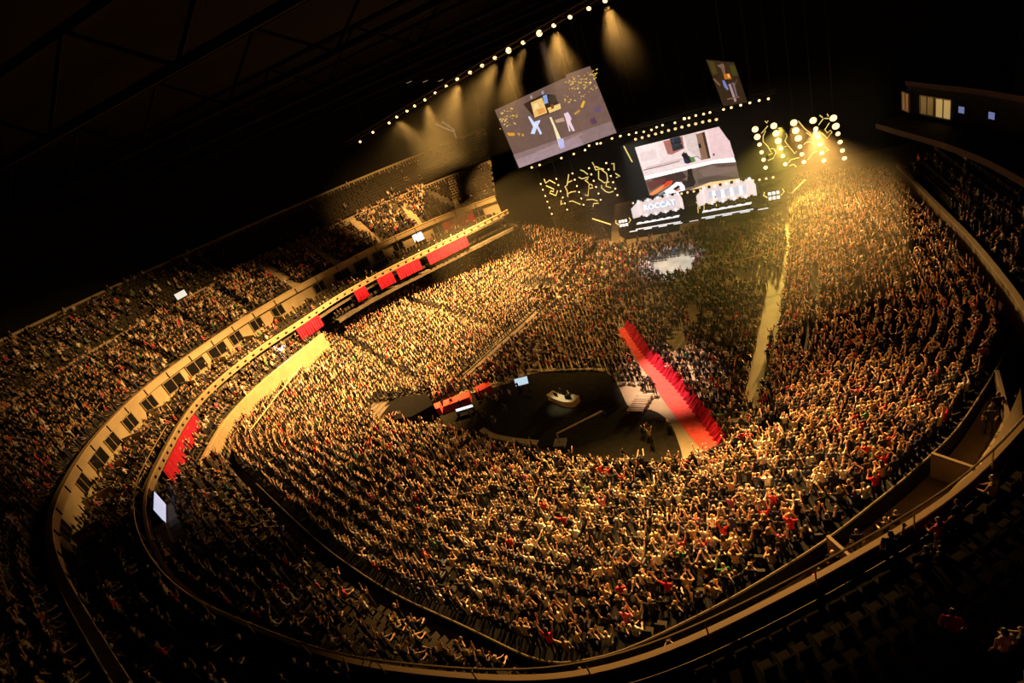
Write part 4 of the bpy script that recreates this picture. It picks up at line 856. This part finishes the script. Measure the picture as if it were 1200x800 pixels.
# ------------------------------------------------------------------ player booths
PLAYERS = []
def booth(cx, lab, text, side):
    """white-lit booth: LED back wall with slanting side panels, desk with five monitors, chairs"""
    B0 = PL(1.9)+a_*cx; g = B0*[1, 1, 0]+Z*1.3; o = empty('player_booth', g, lab, 'booth'); hw = 4.6
    back = -n_*2.6
    MB().box(back+Z*2.7, (hw*2-1.6, .25, 3.0), ax_s).build('back_wall', M['pink'], o)
    MB().box(back+Z*2.75+n_*.2, (hw*1.35, .08, 1.35), ax_s).build('display', M['ledwall'], o)
    cu = bpy.data.curves.new('lettering', 'FONT'); cu.body = text; cu.size = 1.45; cu.extrude = .02; cu.align_x = 'CENTER'; cu.align_y = 'CENTER'
    tmp = bpy.data.objects.new('tmp', cu); COL.objects.link(tmp); dg = bpy.context.evaluated_depsgraph_get(); me = bpy.data.meshes.new_from_object(tmp.evaluated_get(dg)); bpy.data.objects.remove(tmp)
    le = link('lettering', me, M['letters'], o); le.matrix_basis = Matrix(((a_[0], 0, n_[0], (back+n_*.27)[0]), (a_[1], 0, n_[1], (back+n_*.27)[1]), (0, 1, 0, 2.75), (0, 0, 0, 1)))
    for s in (-1, 1):
        A = np.array([a_*s*(hw-.75)+back+Z*1.2, a_*s*(hw-.75)+back+Z*4.2]); C = np.array([a_*s*(hw+.15)+back*.25+Z*1.7, a_*s*(hw+.15)+back*.25+Z*3.6])
        MB().slab(A, C, C-n_*.15, A-n_*.15).build('side_panel', M['pink'], o)
    for row, z in ((0, 4.25), (1, 1.25)):
        for k in range(9): MB().box(a_*(k-4)*.92+back+n_*.2+Z*z, (.42, .2, .42), ax_s).build('bulb_block', M['dark'] if (k+row) % 2 else M['white'], o)
    MB().box(Z*.92+n_*.3, (hw*1.7, .9, .08), ax_s).build('desk_top', M['white'], o)
    MB().box(Z*.45+n_*.72, (hw*1.62, .08, .85), ax_s).build('desk_front', M['dark'], o)
    MB().box(Z*.06+n_*.95, (hw*1.8, .3, .10), ax_s).build('floor_light', M['white'], o)
    for s in (-1, 1): MB().box(a_*s*hw*.8+Z*.45+n_*.3, (.1, .8, .86), ax_s).build('leg', M['black'], o)
    for k in range(5):
        p = a_*(k-2)*1.35; mo = MB().box(p+Z*1.24+n_*.35, (.62, .07, .38), ax_s).build('monitor', M['black'], o); MB().box(p+Z*1.24+n_*.30-n_*.0, (.56, .02, .32), ax_s).build('panel', M['black'], mo)
        MB().tube([p+Z*.96+n_*.35, p+Z*1.08+n_*.35], .05).build('monitor_stand', M['black'], o)
        c = empty('gaming_chair', g+p-n_*1.0, 'dark high-backed chair at the %s player place of the %s booth' % (ordinal(k+1), side), 'chair', 'chairs in the player booths')
        MB().box(Z*.46, (.5, .5, .12), ax_s).build('seat', M['black'], c); MB().box(Z*.95-n_*.27, (.48, .10, .9), ax_s).build('backrest', M['black'], c); MB().tube([Z*.06, Z*.42], .05).build('stem', M['grey'], c)
        for q in range(5): MB().box(np.array([math.cos(q*1.257), math.sin(q*1.257), 0])*.16+Z*.05, (.34, .06, .06), np.array([[math.cos(q*1.257), math.sin(q*1.257), 0], [-math.sin(q*1.257), math.cos(q*1.257), 0], [0, 0, 1]])).build('base_arm', M['black'], c)
        PLAYERS.append((g+p-n_*.85, side, k))
booth(-6.6, 'white glowing player booth nearer the side screen, five places behind a dark desk front', 'ROCCAT', 'near')
booth(5.3, 'white glowing player booth farther from the side screen, five places behind a dark desk front', '▮▮▮▮', 'far')
for c, lab in ((-13.2, 'small white lights with yellow tips at the stage end near the side screen'), (12.6, 'small white lights with yellow tips at the stage end below the glaring columns')):
    B0 = PL(2)+a_*c+Z*1.3; o = empty('light_cluster', B0, lab, 'lights')
    MB().box(Z*.1, (2.2, .6, .2), ax_s).build('base', M['black'], o); MB().tube([Z*.2, Z*2.1], .06).build('post', M['grey'], o)
    for k in range(6): MB().box(a_*((k % 3)-1)*.6+Z*(1.0+.8*(k//3))+n_*.1, (.45, .15, .5), ax_s).build('light_panel', M['white'], o)
    for s in (-1, 1): MB().tube([a_*s*1.0+Z*1.2, a_*s*1.5+Z*1.7, a_*s*1.3+Z*2.2], .1).build('tube', M['tube'], o)
# ------------------------------------------------------------------ people into the scene
rec = PEOPLE.rec; N = len(rec); PP_ = np.array([r['p'] for r in rec]); pxA = proj(PP_+Z*1.2)
SWN = SW*np.array([.85, .9, 1.8, 1.1, .9, 2.2, 1, 1.2, 1]); SWN /= SWN.sum()
for r in rec:
    if r['pose'] is None: r['pose'] = int(rng.choice(MIXED))
    r['pose'] = int(r['pose']); r['s'] = r['size']*float(np.clip(rng.normal(1.0, .04), .9, 1.1))
    r['shirt'] = int(rng.choice(len(SHIRTS), p=SWN if r['sec'] == 'stand_near' else SW)); r['hair'] = int(rng.choice(3, p=HW)); r['long'] = rng.random() < .28; r['tone'] = int(rng.choice(4, p=[.4, .35, .2, .05]))
dist = np.linalg.norm(PP_-EYE, axis=1)
vis = (pxA[:, 0] > 4) & (pxA[:, 0] < 1196) & (pxA[:, 1] > 4) & (pxA[:, 1] < 796) & (pxA[:, 2] > 1)
order = np.argsort(np.where(vis, pxA[:, 2], 1e9)); solo = set(int(i) for i in order[:286])
SEC = {'stand_stage_block': 'of seats beside stage', 'stand_walkway': 'behind pale rear rail', 'stand_near': 'before pale rear rail', 'stand_suites': 'of lower suites', 'stand_upper': 'below upper walkway', 'stand_rail_side': 'behind the balcony rail', 'stand_upper_suites': 'of upper suites', 'stand_top': 'of the topmost tier',
       'stand_right': 'before side rail', 'stand_left': 'of the side stand', 'floor': 'of the floor seats', 'stand_side_suites': 'behind beige parapet', 'stand_right_suites': 'of dark side suites', 'pit': 'of the pit', 'stand_stage_side_suites': 'of stage-side suites'}
FROMBACK = {'stand_near', 'stand_upper', 'stand_right'}
nrow = {}
for r in rec: nrow[r['sec']] = max(nrow.get(r['sec'], 0), r['row']+1)
rank = {}
for i in np.argsort(pxA[:, 0]):
    r = rec[i]; key = (r['sec'], r['row'])
    if vis[i]: rank[key] = rank.get(key, 0)+1; r['rank'] = rank[key]
def person(pos, yaw, pose, s, shirt, hair, long, tone, label, group):
    me, hc = NEAR[pose]; o = link('person', me, None); o.location = tuple(pos); o.rotation_euler = (0, 0, yaw); o.scale = (s, s, s); o.color = (*SHIRTS[shirt][1], 1)
    tag(o, label, 'person', group); h = link('hair', HAIRS[int(long)], None, o); h.location = tuple(hc); h.color = (*HAIRC[hair][1], 1)
    if pose == 8: o.location.z += .0
    return o
for i in sorted(solo):
    r = rec[i]; row = nrow[r['sec']]-r['row'] if r['sec'] in FROMBACK else r['row']+1
    if r['sec'] == 'pit': lab = 'person in %s, %s, at the lit desk in the pit, %s along' % (SHIRTS[r['shirt']][0], POSES[r['pose']][0], ordinal(r['rank']))
    else: lab = 'person in %s, %s, %s row %s, %s from left' % (SHIRTS[r['shirt']][0], POSES[r['pose']][0], ordinal(row), SEC[r['sec']], ordinal(r['rank']))
    person(r['p'], r['yaw'], r['pose'], r['s'], r['shirt'], r['hair'], r['long'], r['tone'], lab, 'spectators nearest the camera')
for p, side, k in PLAYERS:
    person(p, yaw_to(n_), 8, 1.0, 4 if side == 'near' else 1, k % 3, False, 0, 'person seated at the desk of the %s white booth, %s of five players' % ('nearer' if side == 'near' else 'farther', ordinal(k+1)), 'players in the booths')
V, F_, Cc = [], [], []; base = 0
by = {}
for i in range(N):
    if i in solo: continue
    r = rec[i]; by.setdefault((r['pose'], 0 if pxA[i, 2] < 42 else 1), []).append(i)
for (pose, far), idx in by.items():
    v, t, cl = (FAR if far else MID)[pose]; n = len(idx); ya = np.array([rec[i]['yaw'] for i in idx]); s = np.array([rec[i]['s'] for i in idx])
    c, sn = np.cos(ya), np.sin(ya); P = PP_[idx]
    X = (v[None, :, 0]*c[:, None]-v[None, :, 1]*sn[:, None])*s[:, None]+P[:, 0:1]; Y = (v[None, :, 0]*sn[:, None]+v[None, :, 1]*c[:, None])*s[:, None]+P[:, 1:2]; Zz = v[None, :, 2]*s[:, None]+P[:, 2:3]
    V.append(np.stack([X, Y, Zz], 2).reshape(-1, 3)); F_.append((t[None]+(np.arange(n)*len(v))[:, None, None]+base).reshape(-1, 3)); base += n*len(v)
    pal = np.zeros((n, 4, 3)); pal[:, SKIN] = SKINC[[rec[i]['tone'] for i in idx]]; pal[:, SHIRT] = np.array([s_[1] for s_ in SHIRTS])[[rec[i]['shirt'] for i in idx]]
    pal[:, TROUS] = np.array([(.025, .025, .03), (.03, .04, .07), (.10, .08, .06)])[rng.choice(3, n, p=[.6, .3, .1])]; pal[:, HAIR] = np.array([h[1] for h in HAIRC])[[rec[i]['hair'] for i in idx]]
    Cc.append(pal[:, cl].reshape(-1, 3))
V = np.vstack(V).astype(np.float32); F_ = np.vstack(F_).astype(np.int32); Cc = np.vstack(Cc)
me = bpy.data.meshes.new('crowd'); me.vertices.add(len(V)); me.vertices.foreach_set('co', V.ravel()); me.loops.add(F_.size); me.loops.foreach_set('vertex_index', F_.ravel())
me.polygons.add(len(F_)); me.polygons.foreach_set('loop_start', np.arange(0, F_.size, 3, dtype=np.int32)); me.update(calc_edges=True)
at_ = me.attributes.new('paint', 'FLOAT_COLOR', 'FACE'); at_.data.foreach_set('color', np.c_[Cc, np.ones(len(Cc))].astype(np.float32).ravel())
tag(link('crowd', me, M['crowd']), 'thousands of spectators filling the arena floor and every stand, most with raised arms', 'crowd', kind='stuff')
print('PEOPLE', N, 'faces', len(F_))
# empty seats
def seat_parts():
    a = MB().box((0, .05, .44), (.44, .42, .07)).mesh('seat'); b = MB().box((0, -.19, .68), (.44, .06, .46)).mesh('backrest'); c = MB().box((0, -.12, .2), (.10, .12, .40)).mesh('bracket')
    for x in (a, b): x.materials.append(M['seat'])
    c.materials.append(M['grey']); return a, b, c
SA, SB, SCc = seat_parts(); E = EMPTY_SEATS; pe = proj(np.array([e[0] for e in E])); ve = (pe[:, 0] > 0) & (pe[:, 0] < 1200) & (pe[:, 1] > 0) & (pe[:, 1] < 800) & (pe[:, 2] > 1)
od = np.argsort(np.where(ve, pe[:, 2], 1e9)); rk = {}; er = {}
for i in np.argsort(pe[:, 0]):
    if ve[i]: key = E[i][2:4]; rk[key] = rk.get(key, 0)+1; er[i] = rk[key]
one = set(int(i) for i in od[:220])
for i in one:
    p, ya, sec, row, k = E[i]; o = empty('stadium_seat', p, 'empty dark folding seat, %s row %s, %s empty one from left' % (ordinal(row+1), SEC[sec].replace('below upper walkway', 'of the upper tier').replace('before pale rear rail', 'of the near stand').replace('before the rail of', 'of'), ordinal(er[i])), 'seat', 'empty seats nearest the camera'); o.rotation_euler = (0, 0, ya)
    for nm, m_ in (('seat', SA), ('backrest', SB), ('bracket', SCc)): link(nm, m_, None, o)
mb = MB(); bx = [((0, .05, .44), (.44, .42, .07)), ((0, -.19, .68), (.44, .06, .46))]
for i in range(len(E)):
    if i in one or not ve[i]: continue
    p, ya = E[i][:2]; c, s = math.cos(ya), math.sin(ya); ax = np.array([[c, s, 0], [-s, c, 0], [0, 0, 1]])
    for q, sz in bx: mb.box(p+np.array(q)@ax, sz, ax)
me = bpy.data.meshes.new('seating'); me.from_pydata(mb.v, [], mb.f); me.update(); tag(link('seating', me, M['seat']), 'rows of empty dark folding seats in the thinly filled stands', 'seats', kind='stuff')

# ------------------------------------------------------------------ light
def spot(name, pos, target, W, col, size, blend=.6, rad=.4):
    l = bpy.data.lights.new(name, 'SPOT'); l.energy = W; l.color = col; l.spot_size = math.radians(size); l.spot_blend = blend; l.shadow_soft_size = rad
    o = bpy.data.objects.new(name, l); COL.objects.link(o); o.location = tuple(pos); o.rotation_euler = Vector(np.asarray(target, float)-np.asarray(pos, float)).to_track_quat('-Z', 'Y').to_euler(); return o
AMB = (1, .53, .15); WARM = (1, .52, .15); GOLD = (1, .73, .15)
def g0(px, z=2.): return at(np.array([px], float), np.array([z]))[0]
# spotlights of the ceiling truss onto the side stand
spot('key_side_a', PT[3]-Z*.6, g0((640,320)), 2.6e5, AMB, 62, 1)
spot('key_side_b', PT[6]-Z*.6, g0((560,360), 2), 3.4e5, AMB, 66, 1)
spot('key_side_c', PT[9]-Z*.6, g0((450,420), 5), 4.2e5, AMB, 62, 1)
spot('key_side_d', PT[12]-Z*.6, g0((370,480), 6), 3.0e5, AMB, 54, 1)
spot('key_side_e', PT[14]-Z*.6, g0((420,540), 6), 1.5e5, WARM, 32, 1)
spot('tier_light', PT[9]-Z*.6, g0((265,395), 15), 1.35e5, AMB, 42, 1)
spot('tier_light_b', PT[3]-Z*.6, g0((470,260), 16), 0.9e5, AMB, 56, 1)
spot('tier_light_c', PT[12]-Z*.6, g0((140,460), 16), 0.5e5, AMB, 34, 1)
# ... and onto the near stand
spot('near_a', PT[13]-Z*.6, g0((590,610), 5), 3.4e5, WARM, 32, 1)
spot('near_b', PT[16]-Z*.6, g0((740,610), 5), 3.6e5, WARM, 42, 1)
spot('near_c', PT[19]-Z*.6, g0((900,570), 5), 3.8e5, WARM, 40, 1)
spot('right_a', PR_[3][1]+n_, g0((1000,420), 4), 3.0e5, AMB, 34, 1)
spot('right_b', PR_[2][0]+n_, g0((1000,300), 4), 0.9e5, AMB, 40, 1)
spot('right_c', PR_[1][2]+n_, g0((945,262), 2), 0.75e5, GOLD, 56, 1)
spot('floor_a', PR_[1][5]+n_+Z*6, g0((840,400), 0), 0.6e5, GOLD, 50, 1)
spot('floor_white', g0((786,313), 0)+Z*30+n_*6, g0((786,313), 0), 0.9e5, (.78,.82,1), 22, .7)
spot('carpet_red', PT[15]-Z*.5, g0((782,446), 0), 2.0e5, (1, .6, .42), 18, .8)
spot('floor_b', PT[11]-Z*.5, g0((690,390), 0), 0.55e5, AMB, 50, 1)
spot('block_light', PT[2]-Z*.6, g0((668,250)), 1.1e5, AMB, 28, 1)
spot('pit_light', g0((655,466), 0)+np.array([0, 0, 26]), g0((656,470), .8), 0.3e5, (1, .85, .5), 8, .8)
iw = near_i(RR, (320,398), -.6); spot('suite_white', RR[iw]+nR[iw]*.3-Z*.72, RR[iw]-nR[iw]*2.2-Z*3.0, 900, (.92,.92,1), 110, .5, .1)
# haze that the beams show in
def haze(c, size, dens, lab):
    mb = MB().box(c, size, ax_s); ho = link('haze', mb.mesh('haze'))
    hm = bpy.data.materials.new('haze'); hm.use_nodes = True; nt = hm.node_tree; nt.nodes.clear(); oo = nt.nodes.new('ShaderNodeOutputMaterial'); vs = nt.nodes.new('ShaderNodeVolumeScatter')
    vs.inputs['Density'].default_value = dens; vs.inputs['Anisotropy'].default_value = .3; vs.inputs['Color'].default_value = (1, .95, .7, 1)
    nt.links.new(vs.outputs['Volume'], oo.inputs['Volume']); ho.data.materials.append(hm); tag(ho, lab, 'haze', kind='stuff')
haze(PL(-14)*[1, 1, 0]+Z*10.2+a_*2, (50, 56, 20), .0028, 'yellowish stage haze hanging over the floor and stage, glowing in the lamp beams')
haze((PT[0]+PT[-1])/2*[1, 1, 0]+Z*31, (54, 14, 11), .0006, 'thin haze under the long ceiling truss, showing its short beams')
w = bpy.data.worlds.new('world'); scene.world = w; w.use_nodes = True; w.node_tree.nodes['Background'].inputs['Color'].default_value = (.5, .35, .2, 1); w.node_tree.nodes['Background'].inputs['Strength'].default_value = .0015
vsx = scene.view_settings; vsx.view_transform = 'Standard'; vsx.look = 'None'; vsx.gamma = 1; vsx.exposure = 0; vsx.use_curve_mapping = False
scene.cycles.use_denoising = True; scene.cycles.max_bounces = 4; scene.cycles.volume_bounces = 0; scene.cycles.diffuse_bounces = 1
